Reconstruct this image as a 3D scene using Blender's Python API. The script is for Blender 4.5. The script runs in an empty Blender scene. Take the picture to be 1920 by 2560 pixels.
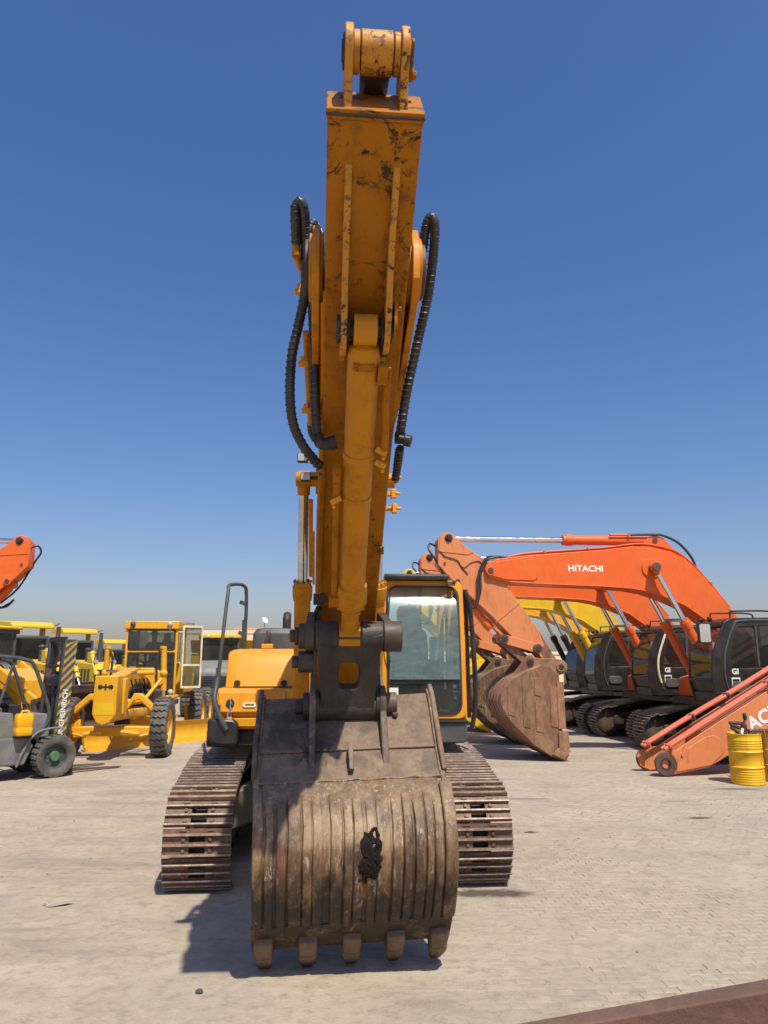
import bpy, bmesh, math, random
from mathutils import Vector, Matrix, noise, Quaternion
random.seed(7)
S = bpy.context.scene
COL = S.collection
rad = math.radians

# ------------------------------------------------------------------ camera
PITCH, CAM_H, FPX = rad(11.5), 2.15, 1850.0          # photograph is 1920 x 2560
cam_d = bpy.data.cameras.new('camera')
cam_d.sensor_fit = 'VERTICAL'; cam_d.sensor_height = 36.0
cam_d.lens = 36.0 * FPX / 2560.0
cam_d.clip_start = 0.05; cam_d.clip_end = 3000
cam = bpy.data.objects.new('camera', cam_d); COL.objects.link(cam)
cam.location = (0, 0, CAM_H); cam.rotation_euler = (math.pi/2 + PITCH, 0, 0)
S.camera = cam
S.render.resolution_x, S.render.resolution_y = 768, 1024

# ------------------------------------------------------------------ sky + sun
SUN_TO = Vector((0.238, -0.535, 1.0)).normalized()
SUN_EL = math.asin(SUN_TO.z)
SUN_AZ = math.atan2(SUN_TO.x, SUN_TO.y)               # from +Y towards +X
W = bpy.data.worlds.new('World'); S.world = W; W.use_nodes = True
wn = W.node_tree.nodes; wl = W.node_tree.links
sky = wn.new('ShaderNodeTexSky'); sky.sky_type = 'NISHITA'; sky.sun_disc = False
sky.sun_elevation = SUN_EL; sky.sun_rotation = SUN_AZ
sky.altitude = 0; sky.air_density = 1.25; sky.dust_density = 1.6; sky.ozone_density = 4.5
wn['Background'].inputs['Strength'].default_value = 0.107
hs = wn.new('ShaderNodeHueSaturation'); hs.inputs['Saturation'].default_value = 1.2
mu = wn.new('ShaderNodeMix'); mu.data_type = 'RGBA'; mu.blend_type = 'MULTIPLY'; mu.inputs[0].default_value = 1; mu.inputs[7].default_value = (1.04, .93, 1.07, 1)
wl.new(sky.outputs[0], hs.inputs['Color']); wl.new(hs.outputs[0], mu.inputs[6]); wl.new(mu.outputs[2], wn['Background'].inputs['Color'])
sun_d = bpy.data.lights.new('sun', 'SUN'); sun_d.energy = 5.0; sun_d.angle = rad(0.55)
sun_d.color = (1.0, 0.915, 0.76)
sun = bpy.data.objects.new('sun', sun_d); COL.objects.link(sun)
sun.rotation_euler = (-SUN_TO).to_track_quat('-Z', 'Y').to_euler()
sun.location = SUN_TO * 60
S.view_settings.view_transform = 'Standard'; S.view_settings.look = 'None'
S.view_settings.exposure = 0.12; S.view_settings.gamma = 1.0
S.view_settings.use_curve_mapping = False
S.render.engine = 'CYCLES'

# ------------------------------------------------------------------ mesh helpers
def V(*a): return Vector(a)

def catmull(pts, k=6):
    P = [Vector(p) for p in pts]
    if len(P) < 3: return P
    out = []
    for i in range(len(P)-1):
        a = P[i-1] if i else P[i]*2 - P[i+1]
        b, c = P[i], P[i+1]
        d = P[i+2] if i+2 < len(P) else P[i+1]*2 - P[i]
        for j in range(k):
            t = j/k
            out.append(0.5*((2*b) + (c-a)*t + (2*a-5*b+4*c-d)*t*t + (3*b-a-3*c+d)*t**3))
    out.append(P[-1])
    return out

def rrect(cx, cy, w, h, r, n=5):
    o = []
    for sx, sy, a0 in ((1, 1, 0), (-1, 1, 90), (-1, -1, 180), (1, -1, 270)):
        for i in range(n):
            a = rad(a0 + 90*i/(n-1))
            o.append((cx + sx*(w/2-r) + r*math.cos(a), cy + sy*(h/2-r) + r*math.sin(a)))
    return o

def circ(cx, cy, r, n=20, a0=0):
    return [(cx + r*math.cos(a0+2*math.pi*i/n), cy + r*math.sin(a0+2*math.pi*i/n)) for i in range(n)]

class MB:
    def __init__(s): s.v = []; s.f = []; s.m = []; s.T = None
    def add(s, vs, fs, mi=0):
        b = len(s.v)
        if s.T is not None: vs = [s.T @ Vector(v) for v in vs]
        s.v += [tuple(v) for v in vs]; s.f += [tuple(i+b for i in f) for f in fs]; s.m += [mi]*len(fs)
        return s
    def box(s, c, sz, R=None, mi=0):
        x, y, z = sz[0]/2, sz[1]/2, sz[2]/2
        vs = [Vector(p) for p in ((-x,-y,-z),(x,-y,-z),(x,y,-z),(-x,y,-z),(-x,-y,z),(x,-y,z),(x,y,z),(-x,y,z))]
        if R is not None: vs = [R @ p for p in vs]
        c = Vector(c)
        return s.add([p+c for p in vs], [(0,3,2,1),(4,5,6,7),(0,1,5,4),(1,2,6,5),(2,3,7,6),(3,0,4,7)], mi)
    def bb(s, x0, x1, y0, y1, z0, z1, mi=0):
        return s.box(((x0+x1)/2,(y0+y1)/2,(z0+z1)/2), (x1-x0,y1-y0,z1-z0), None, mi)
    def prism(s, poly, a, b, ax='x', mi=0):
        def mk(p, t):
            return (t,p[0],p[1]) if ax=='x' else ((p[0],t,p[1]) if ax=='y' else (p[0],p[1],t))
        n = len(poly)
        ar = sum(poly[i][0]*poly[(i+1)%n][1]-poly[(i+1)%n][0]*poly[i][1] for i in range(n))
        if (ar < 0) != (ax == 'y'): poly = poly[::-1]
        if a > b: a, b = b, a
        vs = [mk(p,a) for p in poly] + [mk(p,b) for p in poly]
        fs = [tuple(range(n))[::-1], tuple(range(n,2*n))] + [(i,(i+1)%n,n+(i+1)%n,n+i) for i in range(n)]
        return s.add(vs, fs, mi)
    def ring(s, outer, inner, a, b, ax='x', mi=0):
        def mk(p, t):
            return (t,p[0],p[1]) if ax=='x' else ((p[0],t,p[1]) if ax=='y' else (p[0],p[1],t))
        n = len(outer); vs = []
        for t in (a, b):
            for L in (outer, inner): vs += [mk(p,t) for p in L]
        fs = []
        for i in range(n):
            j = (i+1) % n
            fs += [(i,j,n+j,n+i), (2*n+i,3*n+i,3*n+j,2*n+j), (i,2*n+i,2*n+j,j), (n+i,n+j,3*n+j,3*n+i)]
        return s.add(vs, fs, mi)
    def loft(s, rings, cap=True, closed=True, mi=0):
        n = len(rings[0]); vs = [p for r in rings for p in r]; fs = []
        for k in range(len(rings)-1):
            for i in range(n if closed else n-1):
                j = (i+1) % n
                fs.append((k*n+i, k*n+j, (k+1)*n+j, (k+1)*n+i))
        if cap and closed:
            fs.append(tuple(range(n))[::-1]); fs.append(tuple(range((len(rings)-1)*n, len(rings)*n)))
        return s.add(vs, fs, mi)
    def cyl(s, p0, p1, r, r1=None, n=18, mi=0, cap=True):
        p0, p1 = Vector(p0), Vector(p1); r1 = r if r1 is None else r1
        d = (p1-p0).normalized()
        a = d.orthogonal().normalized(); b = d.cross(a)
        R = []
        for p, q in ((p0, r), (p1, r1)):
            R.append([p + a*q*math.cos(2*math.pi*i/n) + b*q*math.sin(2*math.pi*i/n) for i in range(n)])
        return s.loft(R, cap, True, mi)
    def lathe(s, prof, o, axis, n=24, mi=0, cap=True):
        o = Vector(o); d = Vector(axis).normalized(); a = d.orthogonal().normalized(); b = d.cross(a)
        R = [[o + d*t + a*r*math.cos(2*math.pi*i/n) + b*r*math.sin(2*math.pi*i/n) for i in range(n)] for t, r in prof]
        return s.loft(R, cap, True, mi)
    def tube(s, pts, r, n=8, k=0, mi=0, cap=True):
        P = catmull(pts, k) if k else [Vector(p) for p in pts]
        rr = r if callable(r) else (lambda t: r)
        T = []
        for i in range(len(P)):
            t = P[min(i+1,len(P)-1)] - P[max(i-1,0)]
            T.append(t.normalized())
        a = T[0].orthogonal().normalized(); R = []
        for i, p in enumerate(P):
            if i: 
                q = T[i-1].rotation_difference(T[i]); a = (q @ a).normalized()
            b = T[i].cross(a); q = rr(i/(len(P)-1))
            R.append([p + a*q*math.cos(2*math.pi*j/n) + b*q*math.sin(2*math.pi*j/n) for j in range(n)])
        return s.loft(R, cap, True, mi)
    def helix(s, pts, R0, pitch, r, n=4, seg=10, k=8, mi=0):
        P = catmull(pts, k); L = 0; out = []; a = None; Tp = None
        for i in range(len(P)-1):
            t = (P[i+1]-P[i]); l = t.length; t.normalize()
            a = t.orthogonal().normalized() if a is None else (Tp.rotation_difference(t) @ a).normalized()
            Tp = t; b = t.cross(a); m = max(1, int(l/pitch*seg))
            for j in range(m):
                w = 2*math.pi*(L + l*j/m)/pitch
                out.append(P[i].lerp(P[i+1], j/m) + (a*math.cos(w) + b*math.sin(w))*R0)
            L += l
        return s.tube(out, r, n, 0, mi)
    def sphere(s, c, r, n=12, m=8, sc=(1,1,1), mi=0):
        c = Vector(c); R = []
        for k in range(1, m):
            f = math.pi*k/m
            R.append([c + Vector((sc[0]*r*math.sin(f)*math.cos(2*math.pi*i/n), sc[1]*r*math.sin(f)*math.sin(2*math.pi*i/n), -sc[2]*r*math.cos(f))) for i in range(n)])
        return s.loft(R, True, True, mi)
    def mesh(s, name, mats, ang=38, fix=True):
        me = bpy.data.meshes.new(name)
        me.from_pydata(s.v, [], s.f); 
        mats = mats if isinstance(mats, (list, tuple)) else [mats]
        for m in mats: me.materials.append(m)
        if len(mats) > 1: me.polygons.foreach_set('material_index', s.m)
        me.update()
        if fix:
            bm = bmesh.new(); bm.from_mesh(me)
            bmesh.ops.recalc_face_normals(bm, faces=bm.faces); bm.to_mesh(me); bm.free()
        me.polygons.foreach_set('use_smooth', [True]*len(me.polygons))
        me.set_sharp_from_angle(angle=rad(ang))
        return me
    def build(s, name, mats, parent=None, bev=0, seg=2, ang=38, **kw):
        o = bpy.data.objects.new(name, s.mesh(name, mats, ang)); COL.objects.link(o)
        if parent is not None: o.parent = parent
        if bev:
            m = o.modifiers.new('bevel', 'BEVEL'); m.width = bev; m.segments = seg
            m.limit_method = 'ANGLE'; m.angle_limit = rad(40); m.use_clamp_overlap = True
            m.harden_normals = False
        for k, v in kw.items(): o[k] = v
        return o

def thing(name, label, cat, loc=(0,0,0), rz=0, group=None):
    o = bpy.data.objects.new(name, None); COL.objects.link(o)
    o.empty_display_size = .3; o.location = loc; o.rotation_euler = (0,0,rz)
    o['label'] = label; o['category'] = cat
    if group: o['group'] = group
    return o
def tag(o, label, cat, group=None):
    o['label'] = label; o['category'] = cat
    if group: o['group'] = group
    return o
def inst(me, name, parent, M):
    o = bpy.data.objects.new(name, me); COL.objects.link(o); o.parent = parent
    o.matrix_local = M
    return o
def textpart(name, txt, size, mat, parent, M, bold=0.0, ext=.003, sx=1.0):
    cu = bpy.data.curves.new(name, 'FONT'); cu.body = txt; cu.size = size; cu.extrude = ext
    cu.offset = bold; cu.align_x = 'CENTER'; cu.align_y = 'CENTER'; cu.resolution_u = 3
    t = bpy.data.objects.new(name, cu); COL.objects.link(t)
    dg = bpy.context.evaluated_depsgraph_get(); dg.update()
    me = bpy.data.meshes.new_from_object(t.evaluated_get(dg)); me.name = name
    bpy.data.objects.remove(t)
    for v in me.vertices: v.co.x *= sx
    me.materials.clear(); me.materials.append(mat)
    return inst(me, name, parent, M)
def basis(o, x, y):
    x = Vector(x).normalized(); y = Vector(y); y = (y - x*y.dot(x)).normalized(); z = x.cross(y)
    return Matrix(((x.x,y.x,z.x,o[0]),(x.y,y.y,z.y,o[1]),(x.z,y.z,z.z,o[2]),(0,0,0,1)))

# ------------------------------------------------------------------ materials
def mat_new(name):
    m = bpy.data.materials.new(name); m.use_nodes = True
    return m, m.node_tree.nodes, m.node_tree.links, m.node_tree.nodes['Principled BSDF']
class NG:
    def __init__(s, n, l): s.n = n; s.l = l; s.tc = n.new('ShaderNodeTexCoord')
    def mapping(s, sc=(1,1,1), src='Object'):
        m = s.n.new('ShaderNodeMapping'); m.inputs['Scale'].default_value = sc
        s.l.new(s.tc.outputs[src], m.inputs['Vector']); return m.outputs[0]
    def noise(s, scale, detail=6, rough=.6, vec=None, dist=0):
        t = s.n.new('ShaderNodeTexNoise'); t.inputs['Scale'].default_value = scale
        t.inputs['Detail'].default_value = detail; t.inputs['Roughness'].default_value = rough
        t.inputs['Distortion'].default_value = dist
        s.l.new(vec if vec is not None else s.tc.outputs['Object'], t.inputs['Vector'])
        return t.outputs['Fac']
    def ramp(s, f, a, b, c0=(0,0,0), c1=(1,1,1)):
        r = s.n.new('ShaderNodeValToRGB'); e = r.color_ramp.elements
        e[0].position = a; e[1].position = b; e[0].color = (*c0,1); e[1].color = (*c1,1)
        s.l.new(f, r.inputs[0]); return r.outputs[0]
    def mix(s, f, a, b, typ='MIX'):
        m = s.n.new('ShaderNodeMix'); m.data_type = 'RGBA'; m.blend_type = typ
        for i, v in ((0,f),(6,a),(7,b)):
            if hasattr(v, 'is_linked'): s.l.new(v, m.inputs[i])
            elif i == 0: m.inputs[0].default_value = v
            else: m.inputs[i].default_value = (*v,1)
        return m.outputs[2]
    def math(s, op, a, b=None, c=None):
        m = s.n.new('ShaderNodeMath'); m.operation = op
        for i, v in enumerate((a,b,c)):
            if v is None: continue
            if hasattr(v,'is_linked'): s.l.new(v, m.inputs[i])
            else: m.inputs[i].default_value = v
        return m.outputs[0]
    def bump(s, h, strength=.2, dist=.01):
        b = s.n.new('ShaderNodeBump'); b.inputs['Strength'].default_value = strength
        b.inputs['Distance'].default_value = dist; s.l.new(h, b.inputs['Height']); return b.outputs[0]
    def upness(s):
        g = s.n.new('ShaderNodeNewGeometry'); x = s.n.new('ShaderNodeSeparateXYZ')
        s.l.new(g.outputs['Normal'], x.inputs[0]); return x.outputs[2]

def paint(name, col, fade=.25, dirt=.45, chips=.4, dust=.25, rough=.42, dirtcol=(.07,.04,.02), chipcol=(.025,.018,.015), scale=1.0, metal=0.0, scuff=0.0, spec=.4, zone=None):
    m, n, l, b = mat_new(name); g = NG(n, l); b.inputs['Specular IOR Level'].default_value = spec
    big = g.noise(.9*scale, 5, .6)
    pale = tuple(min(1, c*.8 + k) for c, k in zip(col, (.14,.11,.05)))
    c = g.mix(g.math('MULTIPLY', g.ramp(big,.35,.75), fade), col, pale)
    dk = tuple(x*.72 for x in col)
    c = g.mix(g.math('MULTIPLY', g.ramp(g.noise(3.3*scale,6,.65),.45,.8), .45), c, dk)
    st = g.noise(7*scale, 7, .7, g.mapping((1,1,.22)))
    c = g.mix(g.math('MULTIPLY', g.ramp(st,.54,.74), dirt), c, dirtcol)
    ch = g.ramp(g.noise(11*scale, 10, .72, None, .6), .665-.085*chips, .69-.075*chips)
    ch2 = g.ramp(g.noise(1.9*scale, 4, .55), .52-.10*chips, .60-.06*chips)
    chm = g.math('MULTIPLY', g.math('MULTIPLY', ch, ch2), min(1, chips*2))
    c = g.mix(chm, c, chipcol)
    if scuff:
        sm = g.math('MULTIPLY', g.ramp(g.noise(2.4*scale,7,.75,g.mapping((1,1,1.6)),1.4),.535,.575), g.ramp(g.noise(9*scale,8,.8,g.mapping((1,1,2.5))),.40,.52))
        if zone:
            sx = n.new('ShaderNodeSeparateXYZ'); l.new(g.tc.outputs['Object'], sx.inputs[0])
            mr = n.new('ShaderNodeMapRange'); l.new(sx.outputs[2], mr.inputs[0]); mr.inputs[1].default_value = zone[0]; mr.inputs[2].default_value = zone[1]; mr.inputs[3].default_value = .22; mr.inputs[4].default_value = 1.0
            sm = g.math('MULTIPLY', sm, mr.outputs[0])
        c = g.mix(g.math('MULTIPLY', sm, scuff), c, (.035,.022,.012))
        c = g.mix(g.math('MULTIPLY', g.ramp(g.noise(1.3*scale,5,.6,None,.7),.52,.76), .5), c, tuple(x*.45 for x in col))
    up = g.ramp(g.upness(), .35, .95)
    dn = g.math('MULTIPLY', g.math('MULTIPLY', up, g.ramp(g.noise(2.2*scale,6,.7),.3,.7)), dust)
    c = g.mix(dn, c, (.42,.35,.26))
    l.new(c, b.inputs['Base Color'])
    r = g.math('ADD', g.math('MULTIPLY', g.noise(14*scale,5,.6), .3), rough-.12)
    l.new(g.math('ADD', r, g.math('MULTIPLY', chm, .3)), b.inputs['Roughness'])
    b.inputs['Metallic'].default_value = metal
    hh = g.math('SUBTRACT', g.math('MULTIPLY', g.noise(30*scale,6,.6), .25), chm)
    l.new(g.bump(hh, .25, .004), b.inputs['Normal'])
    return m

def rusty(name, c0, c1, c2, rough=.75, scale=1.0, stains_shade=(), scrape=0, streak=(1,1,.3), dark=.5, oil=(.018,.014,.011), metal=0.0, bump=.5, dust=.3):
    m, n, l, b = mat_new(name); g = NG(n, l)
    mp = g.mapping(streak)
    c = g.mix(g.ramp(g.noise(2.6*scale,9,.72,mp,.5),.40,.60), c0, c1)
    c = g.mix(g.math('MULTIPLY',g.ramp(g.noise(7*scale,9,.72,mp,.4),.47,.66),.75), c, c2)
    c = g.mix(g.math('MULTIPLY',g.ramp(g.noise(1.5*scale,6,.6,mp),.52,.70), dark), c, oil)
    c = g.mix(g.math('MULTIPLY',g.ramp(g.noise(34*scale,6,.75),.52,.75),.45), c, tuple(x*.5 for x in c0))
    if scrape:
        sc = g.math('MULTIPLY', g.ramp(g.noise(6,9,.8,g.mapping((5,5,.55)),.3),.53,.60), g.ramp(g.noise(3,6,.7),.40,.55))
        c = g.mix(g.math('MULTIPLY', sc, scrape), c, (.46,.37,.26))
        c = g.mix(g.math('MULTIPLY', g.ramp(g.noise(5,9,.8,g.mapping((4,4,.4)),.4),.53,.62), .7), c, (.15,.058,.024))
    if stains_shade:  # elliptical patches: stains, some with shade painted into them
        sx = n.new('ShaderNodeSeparateXYZ'); l.new(g.tc.outputs['Object'], sx.inputs[0])
        wob = g.math('MULTIPLY', g.math('SUBTRACT', g.noise(3.2,8,.72,g.mapping((2.2,2.2,.8)),.8), .5), 3.4)
        for (x, z, a, bb, s, co) in stains_shade:
            dx = g.math('DIVIDE', g.math('SUBTRACT', sx.outputs[0], x), a); dz = g.math('DIVIDE', g.math('SUBTRACT', sx.outputs[2], z), bb)
            d = g.math('ADD', g.math('SQRT', g.math('ADD', g.math('MULTIPLY', dx, dx), g.math('MULTIPLY', dz, dz))), wob)
            c = g.mix(g.math('MULTIPLY', g.ramp(d,.45,1.1,(1,1,1),(0,0,0)), s), c, co)
    up = g.math('MULTIPLY', g.ramp(g.upness(),.2,.9), g.math('MULTIPLY', g.ramp(g.noise(3*scale,6,.7),.3,.65), dust))
    c = g.mix(up, c, (.30,.24,.17))
    oi = n.new('ShaderNodeObjectInfo')
    v = g.math('ADD', g.math('MULTIPLY', oi.outputs['Random'], .35), .82)
    hs = n.new('ShaderNodeHueSaturation'); l.new(v, hs.inputs['Value']); l.new(c, hs.inputs['Color'])
    l.new(hs.outputs[0], b.inputs['Base Color'])
    b.inputs['Metallic'].default_value = metal
    l.new(g.math('ADD', g.math('MULTIPLY', g.noise(9*scale,5,.6), .35), rough-.17), b.inputs['Roughness'])
    hb = g.math('ADD', g.noise(22*scale,8,.7), g.math('MULTIPLY', g.noise(5*scale,4,.6), 1.2))
    l.new(g.bump(hb, bump, .008), b.inputs['Normal'])
    return m

def plain(name, col, rough=.6, metal=0.0, var=.25, scale=4, bump=.15, dust=0.0, spec=.5):
    m, n, l, b = mat_new(name); g = NG(n, l)
    c = g.mix(g.ramp(g.noise(scale,6,.65),.3,.7), tuple(x*(1-var) for x in col), tuple(min(1,x*(1+var)) for x in col))
    if dust:
        c = g.mix(g.math('MULTIPLY', g.ramp(g.noise(scale*.6,7,.7),.4,.7), dust), c, (.33,.28,.21))
    l.new(c, b.inputs['Base Color']); b.inputs['Metallic'].default_value = metal
    b.inputs['Specular IOR Level'].default_value = spec
    l.new(g.math('ADD', g.math('MULTIPLY', g.noise(scale*4,4,.6), .25), rough-.12), b.inputs['Roughness'])
    if bump: l.new(g.bump(g.noise(scale*10,5,.65), bump, .004), b.inputs['Normal'])
    return m

def glass(name, tint=(.6,.68,.68), dustf=.08, rough=.06, dustcol=(.6,.62,.6), refl=1.0):
    m, n, l, b = mat_new(name); n.remove(b); g = NG(n, l)
    out = n['Material Output']
    t = n.new('ShaderNodeBsdfTransparent'); t.inputs[0].default_value = (*tint,1)
    gl = n.new('ShaderNodeBsdfGlossy'); gl.inputs['Roughness'].default_value = rough
    gl.inputs['Color'].default_value = (.95,.98,1,1)
    fr = n.new('ShaderNodeFresnel'); fr.inputs[0].default_value = 1.5
    mx = n.new('ShaderNodeMixShader'); l.new(g.math('MULTIPLY', fr.outputs[0], refl), mx.inputs[0]); l.new(t.outputs[0], mx.inputs[1]); l.new(gl.outputs[0], mx.inputs[2])
    df = n.new('ShaderNodeBsdfDiffuse'); df.inputs[0].default_value = (*dustcol,1)
    m2 = n.new('ShaderNodeMixShader')
    l.new(g.math('MULTIPLY', g.math('ADD', g.ramp(g.noise(2.5,8,.7,g.mapping((1,1,2.2)),1.6),.25,.8), .45), dustf*1.5), m2.inputs[0])
    l.new(mx.outputs[0], m2.inputs[1]); l.new(df.outputs[0], m2.inputs[2]); l.new(m2.outputs[0], out.inputs[0])
    return m

AMBER = paint('amber_paint', (.53,.205,.004), fade=.12, dirt=.5, chips=.45, scuff=.2, spec=.22, dust=.35, rough=.42)
AMBER_WORN_SHADED = paint('worn_shaded_amber_paint', (.37,.130,.002), fade=.10, dirt=.75, chips=.8, scuff=1.0, spec=.15, zone=(3.9,4.6), dust=.3, rough=.5, scale=1.15)  # worn copy of the amber, base colour also darkened for the arm's shaded underside
AMBER_CLEAN_LIT = paint('sunlit_amber_paint', (.70,.285,.006), fade=.16, dirt=.22, chips=.15, dust=.25, rough=.38)  # cleaner copy of the amber, base colour kept brighter for sunlit hood and cab
AMBER_CHIP = paint('chipped_amber_paint', (.52,.215,.012), fade=.4, dirt=.6, chips=1.6, dust=.3, rough=.5, scale=1.4, chipcol=(.05,.04,.035))
YELLOW = paint('yellow_paint', (.74,.47,.012), fade=.25, dirt=.3, chips=.25, dust=.3)
GOLD = paint('grader_yellow_paint', (.74,.37,.014), fade=.25, dirt=.3, chips=.2, dust=.35)
ORANGE = paint('orange_paint', (.73,.122,.017), fade=.25, dirt=.2, chips=.15, dust=.25, rough=.4)
ORANGE_OLD = paint('faded_orange_paint', (.62,.205,.075), fade=.5, dirt=.45, chips=.35, dust=.5, rough=.6)
RED_PIPE = paint('red_pipe_paint', (.56,.11,.06), fade=.5, dirt=.25, chips=.15, dust=.3, rough=.5)
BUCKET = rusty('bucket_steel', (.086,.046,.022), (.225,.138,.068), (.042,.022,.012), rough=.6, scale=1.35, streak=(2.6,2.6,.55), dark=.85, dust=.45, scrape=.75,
    stains_shade=((-.50,.44,.26,.34,.92,(.016,.011,.007)),(-.15,.48,.20,.30,.9,(.018,.012,.008)),(.20,.40,.34,.28,.9,(.021,.013,.008)),(.52,.45,.24,.36,.88,(.020,.012,.008)),(.0,.22,.85,.14,.75,(.034,.019,.010)),(-.45,.80,.12,.2,.5,(.10,.045,.02)),(.40,.75,.15,.22,.6,(.075,.033,.018)),(.09,.86,.13,.17,.85,(.014,.011,.009)),(.10,.66,.03,.12,.95,(.30,.115,.015)),(-.2,1.02,.3,.12,.5,(.36,.26,.15)),(.15,1.0,.18,.14,.6,(.40,.29,.17))))  # low dark patches: oily dirt plus painted shade where the belly turns under
BUCKET_TOP = rusty('bucket_upper_steel', (.125,.080,.050), (.225,.155,.10), (.07,.042,.028), rough=.7, streak=(1.3,1.3,.8), dark=.7, dust=.25, scale=1.3, stains_shade=((-.5,1.62,.26,.2,.9,(.022,.018,.015)),(-.2,1.5,.16,.16,.9,(.02,.016,.013)),(-.1,1.7,.3,.12,.7,(.03,.024,.02)),(.62,1.42,.12,.12,.6,(.04,.035,.03)),(.05,1.42,.1,.05,.6,(.05,.045,.035))))  # dark patches at upper left: oil plus the cast shadow painted in
BUCKET2 = rusty('red_brown_bucket_steel', (.215,.10,.05), (.32,.18,.10), (.12,.055,.03), rough=.7, streak=(1,1,.5), dark=.25, dust=.25)
TOOTH = rusty('tooth_steel', (.12,.075,.042), (.19,.125,.072), (.07,.04,.025), rough=.62, dark=.3)
SHOE = rusty('track_steel', (.125,.066,.040), (.225,.130,.080), (.08,.038,.024), rough=.6, scale=1.6, streak=(1,1,1), dark=.3, dust=.15)
SHOE_EDGE = rusty('worn_grouser_steel', (.26,.19,.145), (.46,.39,.33), (.16,.085,.055), rough=.5, scale=3, streak=(1,1,1), dark=.25, metal=.2, dust=.1)
SHOE2 = rusty('grey_track_steel', (.11,.085,.065), (.20,.16,.125), (.06,.045,.035), rough=.6, scale=1.6, streak=(1,1,1), dark=.35, dust=.2)
LINK = rusty('greasy_dark_steel', (.026,.019,.015), (.062,.043,.032), (.017,.013,.011), rough=.55, streak=(1,1,.6), dark=.6, dust=.15)
PINSTEEL = rusty('brown_pin_steel', (.075,.045,.034), (.13,.08,.06), (.04,.026,.02), rough=.55, dark=.4, dust=.2)
BLACK = plain('black_rubber', (.016,.016,.017), .5, var=.3, dust=.12)
HOSE = plain('hose_rubber', (.020,.020,.022), .42, var=.35, dust=.10, scale=9)
WIRE = plain('hose_guard_wire', (.10,.095,.09), .4, .7, var=.2, bump=0)
DARK = plain('dark_grey_paint', (.045,.055,.060), .5, var=.25, dust=.2)
BLACKPAINT = plain('black_paint', (.012,.012,.013), .4, var=.25, dust=.10)
GREY = plain('grey_paint', (.16,.165,.17), .55, var=.25, dust=.35)
CHROME = plain('chrome_rod', (.75,.76,.78), .12, 1.0, var=.06, scale=3, bump=0)
WORNROD = plain('dull_chrome_rod', (.55,.55,.56), .25, 1.0, var=.25, scale=5, bump=0)
TYRE = plain('tyre_rubber', (.060,.058,.055), .8, var=.3, dust=.45, scale=5, bump=.3)
WHITE = plain('white_paint', (.78,.77,.74), .5, var=.06, bump=0)
CREAM = plain('cream_wall', (.70,.60,.42), .8, var=.08, scale=1.0)
PEACH = plain('peach_wall', (.66,.36,.17), .8, var=.08, scale=1.0)
BLUE = plain('blue_sticker', (.015,.10,.22), .5, var=.1, bump=0)
GREEN = plain('green_rim_paint', (.05,.16,.07), .55, var=.35, dust=.2)
DRUM = paint('drum_yellow', (.76,.44,.010), fade=.15, dirt=.3, chips=.2, dust=.15, rough=.35)
CANMAT = plain('jerrycan_plastic', (.85,.42,.006), .4, var=.08, scale=2, bump=.05)
BEAM = rusty('rust_beam', (.115,.058,.04), (.15,.08,.056), (.08,.04,.028), rough=.85, streak=(1,1,1), dark=.2, scale=2, dust=.1)
GREASE = plain('black_grease', (.012,.009,.007), .75, var=.5, scale=25, bump=.6, spec=.2)
SKIN = plain('skin', (.30,.14,.085), .55, var=.1, bump=.05)
CLOTH_DARK = plain('dark_cloth', (.02,.022,.03), .9, var=.3)
CLOTH_BLUE = plain('navy_cloth', (.03,.04,.065), .9, var=.3)
HAIR = plain('black_hair', (.01,.008,.007), .6, var=.2)
FILM = plain('seat_fabric', (.10,.12,.125), .28, var=.4, scale=9, bump=1.0)
LENS = plain('lamp_lens', (.55,.56,.56), .15, .3, var=.15, scale=12)
MIRROR = plain('mirror_glass', (.72,.75,.78), .08, .85, var=.03, bump=0)
GLASS_CAB = glass('windshield_glass', (.60,.76,.74), .19, .16, (.33,.47,.45), 1.3)
GLASS_LOW = glass('lower_pane_glass', (.42,.56,.53), .02, .08)
GLASS_DARK = glass('tinted_glass', (.30,.33,.33), .02, .05, refl=.8)
GLASS_CLR = glass('clear_pane_glass', (.62,.66,.66), .03, .05)
HAZARD_Y = plain('hazard_yellow', (.42,.27,.06), .6, var=.25, dust=.2)
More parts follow.
